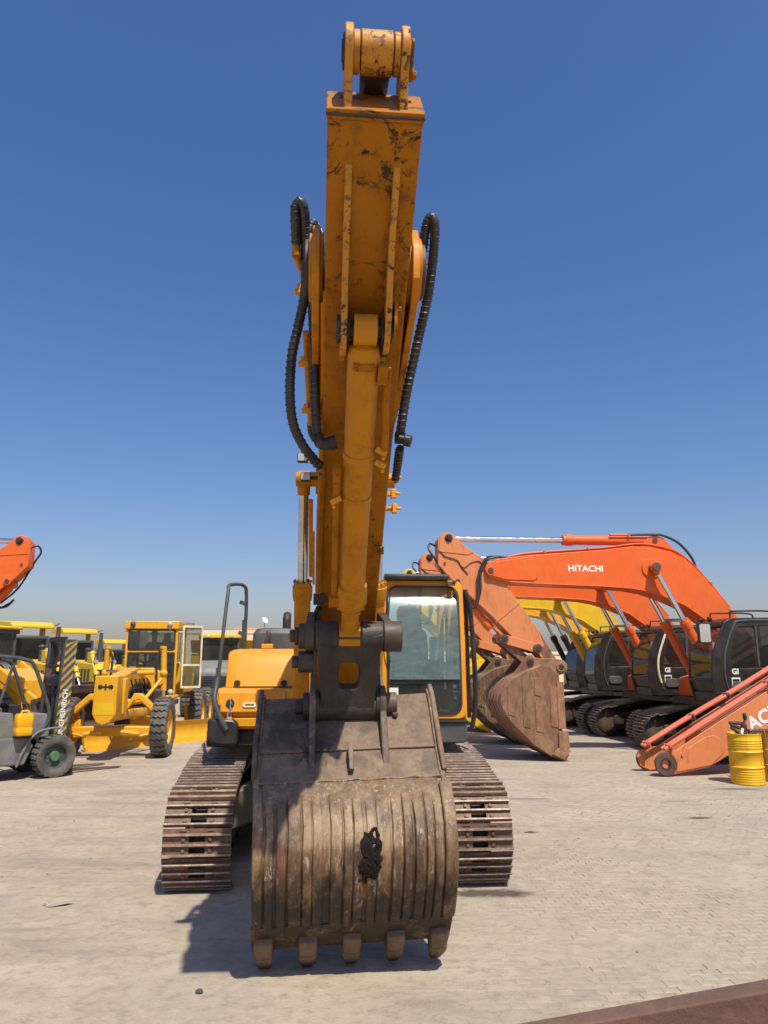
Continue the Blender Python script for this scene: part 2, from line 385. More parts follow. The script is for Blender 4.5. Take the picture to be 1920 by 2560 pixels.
# ------------------------------------------------------------------ ground
def ground_material():
    m, n, l, b = mat_new('dusty_paved_yard'); g = NG(n, l)
    big = g.noise(.22, 6, .6, None, .4); mid = g.noise(1.1, 8, .68, None, .5); fine = g.noise(9, 8, .72)
    sx = n.new('ShaderNodeSeparateXYZ'); l.new(g.tc.outputs['Object'], sx.inputs[0])
    side = g.ramp(g.math('ADD', g.math('MULTIPLY', sx.outputs[0], .07), g.math('MULTIPLY', big, .9)), .35, .95)
    c = g.mix(side, (.385,.326,.248), (.365,.328,.265))
    c = g.mix(g.math('MULTIPLY', g.ramp(mid,.42,.66), .70), c, (.47,.405,.32))
    c = g.mix(g.math('MULTIPLY', g.ramp(g.noise(.7,7,.7,g.mapping((.5,2.2,1)),.8),.50,.66), .6), c, (.235,.20,.155))
    c = g.mix(g.math('MULTIPLY', g.ramp(g.noise(2.6,9,.75,g.mapping((1,1.8,1)),1.2),.53,.70), .6), c, (.205,.175,.138))
    c = g.mix(g.math('MULTIPLY', g.ramp(fine,.50,.70), .6), c, (.195,.165,.128))
    c = g.mix(g.math('MULTIPLY', g.ramp(g.noise(.55,8,.72,None,1.5),.50,.64), .32), c, (.22,.205,.172))
    c = g.mix(g.math('MULTIPLY', g.ramp(g.noise(45,4,.7),.58,.72), .30), c, (.60,.50,.38))
    # oil stains: centre x, y, half-size x, y, strength
    for (x, y, a, bb, s) in ((1.0,7.62,.46,.17,.9),(1.86,10.2,.16,.09,.9),(4.45,11.1,.22,.09,.9),(6.1,13.55,.55,.12,.6),(1.9,7.9,.2,.06,.3),(2.3,12.6,.5,.1,.4),(4.7,12.4,.4,.08,.35),
                             (-1.3,8.3,.3,.12,.3),(-3.2,13.4,.8,.2,.3),(-1.9,16.5,1.0,.3,.35),(.1,6.9,.6,.25,.25)):
        dx = g.math('DIVIDE', g.math('SUBTRACT', sx.outputs[0], x), a)
        dy = g.math('DIVIDE', g.math('SUBTRACT', sx.outputs[1], y), bb)
        d = g.math('SQRT', g.math('ADD', g.math('MULTIPLY', dx, dx), g.math('MULTIPLY', dy, dy)))
        d = g.math('ADD', d, g.math('MULTIPLY', g.math('SUBTRACT', g.noise(2.2/a**.5,5,.65,None,.6), .5), 1.5))
        c = g.mix(g.math('MULTIPLY', g.ramp(d,.55,1.0,(1,1,1),(0,0,0)), s), c, (.07,.055,.042))
    for (cx, cy, rr, wd, s) in ((-9.0,3.5,7.4,.20,.40),(-9.0,3.5,8.3,.20,.32),(6.5,22.0,13.4,.24,.30),(-14.0,14.0,11.6,.22,.3)):       # tyre prints
        dx = g.math('SUBTRACT', sx.outputs[0], cx); dy = g.math('SUBTRACT', sx.outputs[1], cy)
        r_ = g.math('SQRT', g.math('ADD', g.math('MULTIPLY', dx, dx), g.math('MULTIPLY', dy, dy)))
        bnd = g.ramp(g.math('ABSOLUTE', g.math('SUBTRACT', r_, rr)), wd*.7, wd, (1,1,1), (0,0,0))
        lugs = g.ramp(g.math('SINE', g.math('ADD', g.math('MULTIPLY', g.math('ARCTAN2', dy, dx), rr*38), g.math('MULTIPLY', g.math('ABSOLUTE', g.math('SUBTRACT', r_, rr)), 40))), .0, .6)
        pr = g.math('MULTIPLY', g.math('MULTIPLY', bnd, g.math('ADD', g.math('MULTIPLY', lugs, .6), .4)), g.ramp(g.noise(1.4,6,.7), .42, .62))
        c = g.mix(g.math('MULTIPLY', pr, s), c, (.21,.175,.13))
    # far paving joints, too small to build beyond the modelled blocks
    br = n.new('ShaderNodeTexBrick'); br.inputs['Scale'].default_value = 1.0
    br.inputs['Brick Width'].default_value = .40; br.inputs['Row Height'].default_value = .2
    br.inputs['Mortar Size'].default_value = .012; br.inputs['Mortar Smooth'].default_value = .6
    mp = n.new('ShaderNodeMapping'); mp.inputs['Rotation'].default_value = (0,0,rad(34))
    l.new(g.tc.outputs['Object'], mp.inputs[0]); l.new(mp.outputs[0], br.inputs['Vector'])
    far = g.math('MULTIPLY', g.ramp(g.math('ADD', sx.outputs[0], g.math('MULTIPLY', mid, 3.0)), .0, 1.0), g.ramp(g.math('ADD', g.math('MULTIPLY', sx.outputs[1], .2), g.math('MULTIPLY', big, .6)), .0, 1.0))
    f2 = n.new('ShaderNodeMapRange'); l.new(sx.outputs[1], f2.inputs[0]); f2.inputs[1].default_value = 9; f2.inputs[2].default_value = 11
    f3 = n.new('ShaderNodeMapRange'); l.new(sx.outputs[0], f3.inputs[0]); f3.inputs[1].default_value = .3; f3.inputs[2].default_value = 3
    jm = g.math('MULTIPLY', g.math('MULTIPLY', br.outputs['Fac'], f2.outputs[0]), g.math('MULTIPLY', f3.outputs[0], g.ramp(mid,.35,.6)))
    c = g.mix(g.math('MULTIPLY', jm, .5), c, (.22,.185,.14))
    l.new(c, b.inputs['Base Color']); b.inputs['Roughness'].default_value = .9
    b.inputs['Specular IOR Level'].default_value = .25
    hb = g.math('ADD', g.math('MULTIPLY', fine, .7), g.math('ADD', g.math('MULTIPLY', g.noise(38,6,.7), .5), g.math('MULTIPLY', g.noise(3,6,.6), 1.2)))
    hb = g.math('SUBTRACT', hb, g.math('MULTIPLY', jm, .6))
    l.new(g.bump(hb, .9, .014), b.inputs['Normal'])
    return m
GROUND = ground_material()
def dust_h(x, y):
    h = .004*noise.noise((x*1.3, y*1.3, 3.1)) + .0035*noise.noise((x*4.1, y*4.1, 7.7)) + .002*noise.noise((x*11, y*11, 1.7))
    cover = .010*max(0, min(1, (1.1 - x + .9*noise.noise((x*.5, y*.5, 9.)))/1.6))
    return h + cover
def span(lo, hi, a, b, st):
    o = []; x = a
    while x <= b: o.append(x); x += st
    s = st; x = a
    while x > lo: s *= 1.6; x -= s; o.insert(0, max(x, lo))
    s = st; x = o[-1]
    while x < hi: s *= 1.6; x += s; o.append(min(x, hi))
    return o
xs = span(-700, 700, -4.2, 8.0, .05); ys = span(-700, 1500, 4.6, 12.4, .05)
gm = MB(); nx = len(xs)
gm.v = [(x, y, dust_h(x, y)) for y in ys for x in xs]
gm.f = [(j*nx+i, j*nx+i+1, (j+1)*nx+i+1, (j+1)*nx+i) for j in range(len(ys)-1) for i in range(nx-1)]
gm.m = [0]*len(gm.f)
ground = bpy.data.objects.new('ground', gm.mesh('ground', GROUND, 180, fix=False)); COL.objects.link(ground)
ground['kind'] = 'structure'
PAVER = plain('grey_paving_block', (.335,.288,.222), .9, var=.25, scale=5, bump=.4, dust=.5)
pv = MB()
pw, pd = .118, .088
pv.loft([[Vector((sx*w/2, sy*d/2, z)) for sx, sy in ((-1,-1),(1,-1),(1,1),(-1,1))] for w, d, z in ((pw,pd,-.05),(pw,pd,-.004),(pw-.012,pd-.012,.0))])
paver_me = pv.mesh('paving_block', PAVER, 30)
spots = []
ang = rad(3.5)
for j in range(-4, 68):
    for i in range(-4, 66):
        x = .28 + i*(pw+.001) + (j % 2)*(pw*.5) ; y = 5.02 + j*(pd+.002)
        X = x*math.cos(ang) - (y-5)*math.sin(ang); Y = 5 + (x)*math.sin(ang) + (y-5)*math.cos(ang)
        if X < .15 or X > 8 or Y < 4.9 or Y > 12 or X > Y*.56+.3: continue
        q = noise.noise((X*.55, Y*.55, 2.2)) + .5*noise.noise((X*1.7, Y*1.7, 5.2)) + (.40 if Y < 6.9 else .40-.16*(Y-6.9)) - max(0, X-2.6)*.12 - max(0,.7-X)*.6
        if q < random.uniform(-.15,.25) or ((X-1.0)/.62)**2 + ((Y-7.62)/.27)**2 < 1: continue
        spots.append((X, Y, ang + random.gauss(0,.02), .0038 + random.gauss(0,.0015)))
spots.sort(key=lambda t: t[1])
def pmat(t): return Matrix.Translation((t[0], t[1], t[3])) @ Matrix.Rotation(t[2], 4, 'Z') @ Matrix.Rotation(random.gauss(0,.012),4,'X') @ Matrix.Rotation(random.gauss(0,.012),4,'Y')
vis = [t for t in spots if t[1] < 7.2 and t[3] + .002 > dust_h(t[0], t[1])]
random.shuffle(vis); near = vis[:290]; ns = set(near)
for t in near: inst(paver_me, 'paving_block', ground, pmat(t))
rest = MB()
for t in spots:
    if t in ns: continue
    M = pmat(t); rest.add([M @ Vector(v) for v in pv.v], pv.f)
ro = rest.build('paving_block', PAVER, ground, ang=30); ro['kind'] = 'stuff'
# ------------------------------------------------------------------ shared machine parts (forward = local -Y, left = +X)
def arc(cy, cz, r, a0, a1, n):
    return [(cy + r*math.cos(rad(a0+(a1-a0)*i/n)), cz + r*math.sin(rad(a0+(a1-a0)*i/n))) for i in range(n+1)]
def resample(path, n):
    P = [Vector(p) for p in path]; P.append(P[0]); L = [0]
    for i in range(len(P)-1): L.append(L[-1] + (P[i+1]-P[i]).length)
    T = L[-1]; out = []; k = 0
    for j in range(n):
        s = T*j/n
        while L[k+1] < s: k += 1
        f = (s-L[k])/(L[k+1]-L[k]); p = P[k].lerp(P[k+1], f)
        out.append(p)
    return out, T
def shoe_mesh(w, pitch, mats, hole=True):
    s = MB(); h = pitch*.97; t = .014
    if hole:
        rows = [-.5, -.36, -.20, .00, .16, .5]                  # slots in rows 1-2 and 3-4
        hw = .075
        s.bb(-w/2, -hw, -h/2, h/2, 0, t); s.bb(hw, w/2, -h/2, h/2, 0, t)
        for a, b in ((-.5,-.40),(-.18,.02),(.24,.5)): s.bb(-hw, hw, a*h, b*h, .001, t-.001)
        for yy in (-.29*h, .13*h):
            for x in (-.125, .125):
                s.cyl((x,yy,t-.002), (x,yy,t+.018), .019, .017, 8)
        for x in (-.13,.13): s.tube([(x-.03,.34*h,t+.002),(x-.03,.43*h,t+.004),(x+.03,.43*h,t+.004),(x+.03,.34*h,t+.002)], .006, 5)
    else: s.bb(-w/2, w/2, -h/2, h/2, 0, t)
    for k, yy in enumerate((-.46, -.09, .28)):                        # three grouser bars
        y0 = yy*h
        s.prism([(y0-.013,t-.003),(y0+.017,t-.003),(y0+.012,t+.026),(y0-.008,t+.026)], -w/2+.002*k, w/2-.002*k)
        s.prism([(y0-.008,t+.0258),(y0+.012,t+.0258),(y0+.009,t+.034),(y0-.005,t+.034)], -w/2+.002*k, w/2-.002*k, mi=1)
    return s.mesh('track_shoe', mats, 30)
def track_path(front, rear, rf, rr, zf, zr, top):
    p = arc(front, zf, rf, 270, 80, 14)
    p += top
    p += arc(rear, zr, rr, 95, -90, 14)
    return p
def track(parent, xc, w, path, n, me, chainmat, shoe_children=True, mats=None):
    P, T = resample(path, n)
    c = MB()
    for i in range(n):                                             # link chain under the shoes
        a, b = P[i-1], P[i]
        mid = (a+b)/2; t = (b-a).normalized(); nn = Vector((-t.y, t.x)); q = mid - nn*.055
        R = Matrix.Rotation(math.atan2(t.y, t.x), 3, 'X')
        for x in (-.085, .085): c.box((xc+x, q.x, q.y), (.04, (b-a).length*1.02, .085), R)
        q = mid - nn*.075; c.box((xc, q.x, q.y), (.13, (b-a).length*1.05, .03), R)  # added dark filler plate, keeps the shoe slots from looking lit inside
    tr = c.build('track', chainmat, parent)
    if shoe_children:
        for i in range(n):
            a, b = P[i-1], P[(i+1) % n]; t = (b-a).normalized()
            M = Matrix.Translation((xc, P[i].x, P[i].y)) @ Matrix.Rotation(math.atan2(t.y, t.x), 4, 'X')
            inst(me, 'track_shoe', tr, M)
    else:
        s = MB(); mv = [v.co.copy() for v in me.vertices]; mf = [tuple(p.vertices) for p in me.polygons]; mi = [p.material_index for p in me.polygons]
        for i in range(n):
            a, b = P[i-1], P[(i+1) % n]; t = (b-a).normalized()
            M = Matrix.Translation((xc, P[i].x, P[i].y)) @ Matrix.Rotation(math.atan2(t.y, t.x), 4, 'X')
            bi = len(s.v); s.v += [tuple(M @ v) for v in mv]; s.f += [tuple(k+bi for k in f) for f in mf]; s.m += mi
        o = s.build('track_shoe', mats, tr, ang=30); o['kind'] = 'stuff'
    return tr
def hyd(parent, name, p0, p1, fr, rb, rr, mat, rodmat, eye=.09, eyew=.14, gland=True, bolts=8, rodeye=True):
    """barrel pinned at p0, rod pinned at p1; fr = fraction where the gland ends; pins along x"""
    p0, p1 = Vector(p0), Vector(p1); d = (p1-p0); L = d.length; d.normalize()
    b = MB(); s0 = eye*.8; g1 = fr*L; gl = rb*1.5
    b.lathe([(s0,rb*.55),(s0+.02,rb*.92),(s0+.06,rb),(g1-gl*1.55,rb),(g1-gl*1.5,rb*1.13),(g1-gl,rb*1.22),(g1-gl*.35,rb*1.22),(g1-gl*.3,rb*1.1),(g1,rb*1.05),(g1,rr*1.1)], p0, d, 28)
    b.cyl(p0-Vector((eyew/2,0,0)), p0+Vector((eyew/2,0,0)), eye, n=24)
    if gland:
        a = d.orthogonal().normalized(); c = d.cross(a)
        for i in range(bolts):
            o = (a*math.cos(2*math.pi*i/bolts)+c*math.sin(2*math.pi*i/bolts))*rb*1.02
            q = p0 + d*(g1-.004) + o; b.cyl(q, q+d*.022, .014, n=6)
    o = b.build(name, mat, parent, ang=45)
    r = MB(); r.cyl(p0+d*(g1-.03), p1-d*eye*.6, rr, n=24)
    r.build('rod', rodmat, o)
    if rodeye:
        e = MB(); e.cyl(p1-Vector((eyew/2,0,0)), p1+Vector((eyew/2,0,0)), eye, n=24)
        e.lathe([(L-eye*1.9,rr*1.25),(L-eye*.5,rr*1.35)], p0, d, 20)
        e.build('rod_eye', mat, o, ang=45)
    return o
def offset_poly(pts, d):
    P = [Vector(p) for p in pts]; out = []
    for i in range(len(P)):
        t = (P[min(i+1,len(P)-1)] - P[max(i-1,0)]).normalized()
        out.append(P[i] + Vector((-t.y, t.x))*d)
    return out

# ------------------------------------------------------------------ the excavator in the middle
EX = thing('excavator', 'amber crawler excavator facing the camera, arm raised and worn bucket resting on its teeth', 'excavator', (-.614, 9.9, 0), rad(4.9))
def at(px, py, ly):
    """local point of the middle excavator seen at photo pixel (px, py) at depth ly"""
    a = (px-960)/FPX; u = -(py-1280)/FPX
    d = Vector((a, math.cos(PITCH)-u*math.sin(PITCH), math.sin(PITCH)+u*math.cos(PITCH)))
    o = Vector((0,0,CAM_H)) - Vector((-.614,9.9,0)); R = Matrix.Rotation(-rad(4.9), 3, 'Z')
    o, d = R @ o, R @ d
    return o + d*((ly-o.y)/d.y)
# --- tracks
tp = track_path(-1.90, 2.35, .46, .50, .462, .502, [(-1.3,1.02),(-.7,1.09),(0,1.12),(.8,1.11),(1.6,1.10)])
NSH = 46
_, TL = resample(tp, NSH)
shoe_me = shoe_mesh(.64, TL/NSH, [SHOE, SHOE_EDGE])
for sgn in (-1, 1):
    xc = 1.35*sgn
    track(EX, xc, .64, tp, NSH, shoe_me, LINK)
    f = MB(); f.prism([(-1.75,.30),(-1.3,.22),(1.9,.22),(2.3,.32),(2.3,.68),(1.7,.80),(-1.0,.80),(-1.75,.62)], xc-.20, xc+.20)
    f.bb(xc-.24, xc+.24, -1.2, 1.8, .40, .56)
    f.build('track_frame', LINK, EX, .02)
    w = MB(); w.lathe([(-.14,.1),(-.14,.34),(-.09,.40),(-.05,.40),(-.05,.36),(.05,.36),(.05,.40),(.09,.40),(.14,.34),(.14,.1)], (xc,-1.9,.462), (1,0,0), 28)
    w.build('idler_wheel', LINK, EX)
    w = MB(); w.lathe([(-.12,.1),(-.12,.42),(.12,.42),(.12,.1)], (xc,2.35,.502), (1,0,0), 24); w.build('sprocket', LINK, EX)
    for k in range(7):
        w = MB(); w.cyl((xc-.17,-1.15+k*.48,.17),(xc+.17,-1.15+k*.48,.17),.11,n=16); w.build('track_roller', LINK, EX)
u = MB(); u.bb(-.75,.75,-.9,.9,.50,.98)
for sx in (-1,1):
    for sy in (-1,1):
        u.loft([[Vector((sx*.6,sy*.25,.5)),Vector((sx*.6,sy*.85,.5)),Vector((sx*.6,sy*.85,.98)),Vector((sx*.6,sy*.25,.98))],
                [Vector((sx*1.2,sy*.95,.36)),Vector((sx*1.2,sy*1.4,.36)),Vector((sx*1.2,sy*1.4,.74)),Vector((sx*1.2,sy*.95,.74))]])
u.build('undercarriage_frame', paint('dirty_grey_paint', (.10,.085,.06), dirt=.7, chips=.3, dust=.6), EX, .03)
u = MB(); u.lathe([(0,.62),(0,.70),(.10,.70),(.10,.66),(.24,.66),(.24,.5)], (0,0,.97), (0,0,1), 40); u.build('swing_ring', LINK, EX)
# --- upper structure
d = MB(); d.bb(-1.46,.46,-1.30,2.6,1.24,1.42); d.bb(.46,1.5,-.85,2.6,1.24,1.42)
d.build('deck', LINK, EX, .02)
d = MB(); d.prism([(-1.43,1.55),(-1.43,1.38),(-1.40,1.31),(-1.34,1.275),(-1.27,1.265),(-1.10,1.265),(-1.10,1.50),(-1.16,1.55)], -1.49,-1.20,'y')
d.build('corner_step', BLACKPAINT, EX, .03)
d = MB(); d.bb(-.9,-.34,-1.47,-1.30,1.42,1.545); d.build('step_beam', paint('oxide_paint',(.20,.10,.06),dirt=.5,chips=.4),EX,.01)
# lower tool box
tb = MB(); tb.prism([(-1.36,1.555),(-1.40,1.62),(-1.37,1.84),(-1.33,1.865),(-.4,1.865),(-.4,1.43),(-1.36,1.43)], -1.37, -.50)
tb = tb.build('tool_box', AMBER_CLEAN_LIT, EX, .018, 3)
dd = MB(); dd.prism([(-1.400,1.585),(-1.432,1.62),(-1.40,1.825),(-1.372,1.84),(-1.36,1.84),(-1.38,1.585)], -1.335, -.60)
dd = dd.build('tool_box_door', AMBER_CLEAN_LIT, tb, .014, 3)
for px, py, r in ((576,1758,.045),(672,1759,.05)):
    p = at(px, py, -1.41); q = MB(); q.cyl((p.x,-1.40,p.z),(p.x,-1.436,p.z),r,n=20); q.cyl((p.x,-1.43,p.z),(p.x,-1.45,p.z),r*.45,n=14); q.build('latch', LINK, tb)
p = at(624,1762,-1.42); q = MB(); q.ring([(p.x+a,p.z+b) for a,b in rrect(0,0,.145,.05,.02)], [(p.x+a,p.z+b) for a,b in rrect(0,0,.10,.026,.012)], -1.438,-1.395,'y'); q.build('door_handle', WHITE, tb)
p = at(574,1800,-1.45); q = MB(); q.box((p.x,-1.45,p.z),(.05,.03,.07)); q.tube([(p.x-.02,-1.45,p.z+.03),(p.x-.02,-1.45,p.z+.085),(p.x+.02,-1.45,p.z+.085),(p.x+.02,-1.45,p.z+.03)],.008,6,3)
for k in range(5): q.tube([(p.x+.012*(k%2),-1.447,p.z+.08+k*.03),(p.x+.012*((k+1)%2),-1.447,p.z+.115+k*.03)],.008,6)
q.build('padlock', CHROME, tb)
q = MB(); q.bb(-1.36,-.52,-1.41,-1.35,1.46,1.552); q.build('sill', AMBER_CLEAN_LIT, tb, .008)
q = MB()
for k in range(12): q.box((-1.15+k*.052,-1.235,1.878),(.06,.05,.016),Matrix.Rotation(.5,3,'Z'))
q.build('tread_strip', BLACK, tb)
# upper hood, rounded at its outer top corner
hp = [(-1.06,1.867),(-1.02,1.97),(-.955,2.12),(-.89,2.24),(-.84,2.285),(-.76,2.31),(.2,2.33),(.2,1.867)]
R = []
for x, sc in ((-1.31,0),(-1.305,.4),(-1.26,.8),(-1.18,1),(-.52,1)):
    R.append([Vector((x, y + (1-sc)*.05*(1 if y < 0 else 0), 1.867 + (z-1.867)*(.88+.12*sc))) for y, z in hp])
hd = MB(); hd.loft(R); hd = hd.build('engine_hood', AMBER_CLEAN_LIT, EX, .02, 3, ang=30)
for px in (593,710):
    p = at(px,1708,-1.055); q = MB(); q.cyl((p.x,-1.0,p.z),(p.x,-1.075,p.z),.036,n=18); q.build('rubber_stop', BLACK, hd)
q = MB()
for k, (x, r) in enumerate(((-.46,.022),(-.42,.018),(-.385,.024))): q.tube([(x,-.95,1.45),(x+.01,-1.0,1.7),(x-.01,-.9,2.0),(x,-.8,2.28),(x,-.3,2.36)],r,8,6)
q.build('hose', HOSE, EX)
b = MB(); b.prism([(.2,1.42),(.2,2.30),(2.5,2.25),(2.5,1.42)], -1.44,-.46); b.prism([(.5,1.42),(.5,2.2),(2.5,2.2),(2.5,1.42)],-.46,1.48); b.build('engine_housing', AMBER_CLEAN_LIT, EX, .05)
b = MB(); b.loft([[Vector((x,y,z)) for x,z in rrect(0,1.85,2.9,1.1,.2)] for y in (2.5,3.2)]); b.build('counterweight', DARK, EX, .06)
b = MB(); b.loft([[Vector((-.84+a,.75+bb,z)) for a,bb in rrect(0,0,.62-q,.8-q,.1)] for z,q in ((2.32,.0),(2.54,.02),(2.60,.10),(2.615,.2))]); b.build('muffler_cover', DARK, EX, .0, ang=30)
b = MB(); b.tube([(-.72,1.2,2.5),(-.72,1.2,2.72),(-.72,1.23,2.80),(-.72,1.32,2.84)],.062,14,5); b.build('exhaust_stack', LINK, EX)
b = MB(); b.box((-.92,.1,2.36),(.15,.12,.06)); b.build('beacon_base', AMBER_CLEAN_LIT, EX,.01); b = MB(); b.cyl((-.92,.1,2.39),(-.92,.1,2.44),.045,n=12); b.tube([(-.92,.1,2.42),(-.90,.1,2.50),(-.92,.12,2.56)],.028,7,3); b.build('fuel_cap', LINK, EX)
# hand rail
r = MB()
r.tube([(-1.22,-1.50,1.44),(-1.30,-1.50,1.58),(-1.365,-1.47,1.75),(-1.36,-1.40,1.90),(-1.345,-1.36,2.02)],.028,10,5)
pts = [at(546,1690,-1.36),at(556,1600,-1.3),at(563,1540,-1.22),at(571,1478,-1.12)]
T1 = at(574,1463,-1.05); T2 = at(600,1461,-.9); T3 = at(613,1468,-.8); T4 = at(616,1486,-.75)
r.tube([Vector((-1.345,-1.36,2.02))]+pts+[T1,T2,T3,T4,at(615,1540,-.72),at(612,1570,-.70),Vector((at(610,1620,-.68).x,-.68,2.30))],.0215,10,5)
p = at(612,1550,-.71); r.cyl(p, Vector((at(610,1620,-.68).x,-.68,2.29)),.031,n=12)
r.cyl(Vector((at(610,1620,-.68).x,-.68,2.29)),Vector((at(610,1620,-.68).x,-.68,2.315)),.06,n=14)
for px, py, ly in ((608,1508,-.74),(604,1584,-.70)):
    p = at(px,py,ly); r.box(p,(.08,.05,.045),Matrix.Rotation(.4,3,'Y'))
r.box(at(546,1680,-1.37),(.05,.05,.09)); r.box(at(545,1770,-1.46),(.05,.045,.07))
r.build('hand_rail', DARK, EX, ang=50)
# --- cab
CX0, CX1 = .505, 1.515
cb = MB()
def tilt(z): return -1.02 + .14*max(0,(z-1.5)/1.64)**1.5
def front_ring(o, i, y0, y1, mi=0):
    n = len(o); vs = []
    for dy in (y0, y1):
        for L in (o, i): vs += [(x, tilt(z)+dy, z) for x, z in L]
    fs = []
    for k in range(n):
        j = (k+1) % n
        fs += [(k,j,n+j,n+k),(2*n+k,3*n+k,3*n+j,2*n+j),(k,2*n+k,2*n+j,j),(n+k,n+j,3*n+j,3*n+k)]
    return vs, fs
def dense(o, m=4):
    r = []
    for i in range(len(o)):
        a, b = o[i], o[(i+1) % len(o)]
        for k in range(m): r.append((a[0]+(b[0]-a[0])*k/m, a[1]+(b[1]-a[1])*k/m))
    return r
oc = dense(rrect(1.01,2.32,1.01,1.645,.10)); ic = dense(rrect(1.013,2.31,.875,1.515,.13))
cb.add(*front_ring(oc, ic, 0, .09))
cb.prism([(-.98,1.50),(-.98,1.56),(.62,1.56),(.62,1.50)],CX0,CX1)                     # floor
cb.prism([(-.80,3.07),(-.86,3.13),(-.5,3.165),(.62,3.165),(.62,3.07)],CX0+.02,CX1-.02)   # roof
cb.bb(CX0,CX1,.56,.62,1.5,2.1)
for x0,x1 in ((CX0,CX0+.09),(CX1-.09,CX1)):
    cb.bb(x0,x1,.54,.62,1.5,3.1); cb.bb(x0+.01,x1-.01,-.25,-.17,1.55,3.08); cb.bb(x0+.01,x1-.01,-.93,.6,1.55,2.0 if x0<1 else 1.8)
cab = cb.build('cab', AMBER_CLEAN_LIT, EX, .015, 2, ang=40)
g = MB(); im = dense(rrect(1.013,2.31,.895,1.535,.135)); ii = dense(rrect(1.013,2.31,.845,1.485,.115)); g.add(*front_ring(im, ii, -.012, .03)); g.build('window_seal', BLACK, cab)
g = MB(); xs_ = [.595+.836*i/8 for i in range(9)]; zs_ = [1.955+1.115*i/24 for i in range(25)]
g.v = [(x, tilt(z)-.04-.012*math.cos((x-1.013)/.42*1.2)+.15*max(0,(z-2.58)/.48)**2, z) for z in zs_ for x in xs_]
g.f = [(j*9+i,j*9+i+1,(j+1)*9+i+1,(j+1)*9+i) for j in range(24) for i in range(8)]; g.m = [0]*len(g.f)
g.build('windshield', GLASS_CAB, cab, ang=180)
g = MB(); g.bb(.60,1.43,tilt(1.93)-.012,tilt(1.93)+.02,1.925,1.955); g.build('window_bar', BLACK, cab)
g = MB(); g.box((1.013,-1.005,1.745),(.85,.006,.36)); g.build('lower_window', GLASS_LOW, cab)
p = at(985,1733,-1.03); g = MB(); g.box((p.x,-1.012,p.z),(.105,.003,.125)); g.build('paper_notice', WHITE, cab)
for k, (px,py,s) in enumerate(((1137,1716,.05),(1138,1744,.04))):
    p = at(px,py,-1.02); g = MB(); g.box((p.x,-1.011,p.z),(s*.75,.003,.045)); g.build('sticker', BLUE, cab)
g = MB(); g.prism([(-.93,3.145),(-.99,3.15),(-1.01,3.195),(-.86,3.225),(-.70,3.19),(-.72,3.15)],CX0+.04,CX1-.18); g.build('rain_visor', DARK, cab, .012)
g = MB(); g.tube([(.60,-1.05,2.15),(.56,-1.06,2.4),(.585,-1.04,2.75),(.60,-1.0,3.0)],.008,6,4); g.build('wiper', BLACK, cab)
g = MB(); g.box((.46,-.99,3.02),(.10,.05,.09)); g.box((.44,-.96,2.9),(.07,.05,.14)); g.build('work_lamp', AMBER_CLEAN_LIT, cab, .008)
g = MB(); g.box((1.36,-.95,3.10),(.1,.05,.05)); g.box((1.40,-.97,3.12),(.05,.03,.03)); g.build('hinge', PINSTEEL, cab, .006)
g = MB(); g.tube([(1.55,-.85,3.03),(1.60,-.88,2.8),(1.635,-.9,2.2),(1.64,-.9,1.7),(1.60,-.86,1.38)],.030,8,5); g.tube([(1.535,-.8,3.0),(1.565,-.8,2.8),(1.575,-.8,2.2),(1.58,-.8,1.5)],.025,8,4)
g.bb(1.52,1.56,-.7,.5,1.55,2.95); g.build('side_rail', BLACKPAINT, cab)
g = MB(); g.loft([[Vector((x,y,z)) for x,z in rrect(1.23,1.345,.58,.245,.06)] for y in (-.98,-.2)]); g.build('cab_skirt', DARK, EX, .02, 3)
g = MB(); g.bb(.52,1.505,-1.01,-.15,1.465,1.497); g.build('cab_mount_rail', LINK, EX)
# interior
g = MB(); g.loft([[Vector((x,y,z)) for x,y in rrect(.97,-.10,.56,.5,.09)] for z in (1.88,1.98,2.02)]); R = Matrix.Rotation(-.18,3,'X')
g.loft([[Vector((x, .17+.18*(z-2.0)+yy, z)) for x,yy in rrect(.97,0,w,.13,.05)] for z,w in ((2.0,.50),(2.3,.54),(2.55,.50),(2.62,.36),(2.66,.30),(2.86,.30),(2.92,.22))])
g.loft([[Vector((x,y,z)) for x,y in rrect(.97,-.05,.4,.4,.05)] for z in (1.56,1.88)])
for x in (.62,1.32): g.loft([[Vector((xx,y,z)) for xx,y in rrect(x,-.12,.16,.5,.05)] for z in (1.9,2.12,2.16)])
g.build('seat', FILM, cab, .01, ang=50)
g = MB()
for x in (.93,1.02): g.tube([(x,-.62,1.56),(x+.005,-.66,1.9),(x,-.64,2.14)],.012,7,4)
g.tube([(.80,-.64,2.155),(1.16,-.64,2.155)],.012,7)
for x in (.62,1.32): g.tube([(x,-.28,2.14),(x,-.33,2.30)],.014,7); g.sphere((x,-.34,2.34),.03,8,6)
g.bb(.78,.90,-.72,-.55,1.56,1.60); g.bb(1.05,1.17,-.72,-.55,1.56,1.60)
for i in range(6): g.box((.72+i*.11,-.90,1.60+.006*(i%2)),(.08,.03,.018))
g.build('control_levers', plain('grey_lever',(.20,.25,.24),.4,.3), cab)
sm = MB(); sm.bb(.55,1.48,.50,.54,2.08,2.14); sm.bb(1.15,1.19,.50,.54,2.1,3.08); sm.bb(1.30,1.40,.3,.54,1.6,2.5); sm.bb(.58,.70,-.8,.4,1.56,1.85); sm.build('cab_trim', plain('cab_trim_grey',(.10,.12,.12),.6), cab)

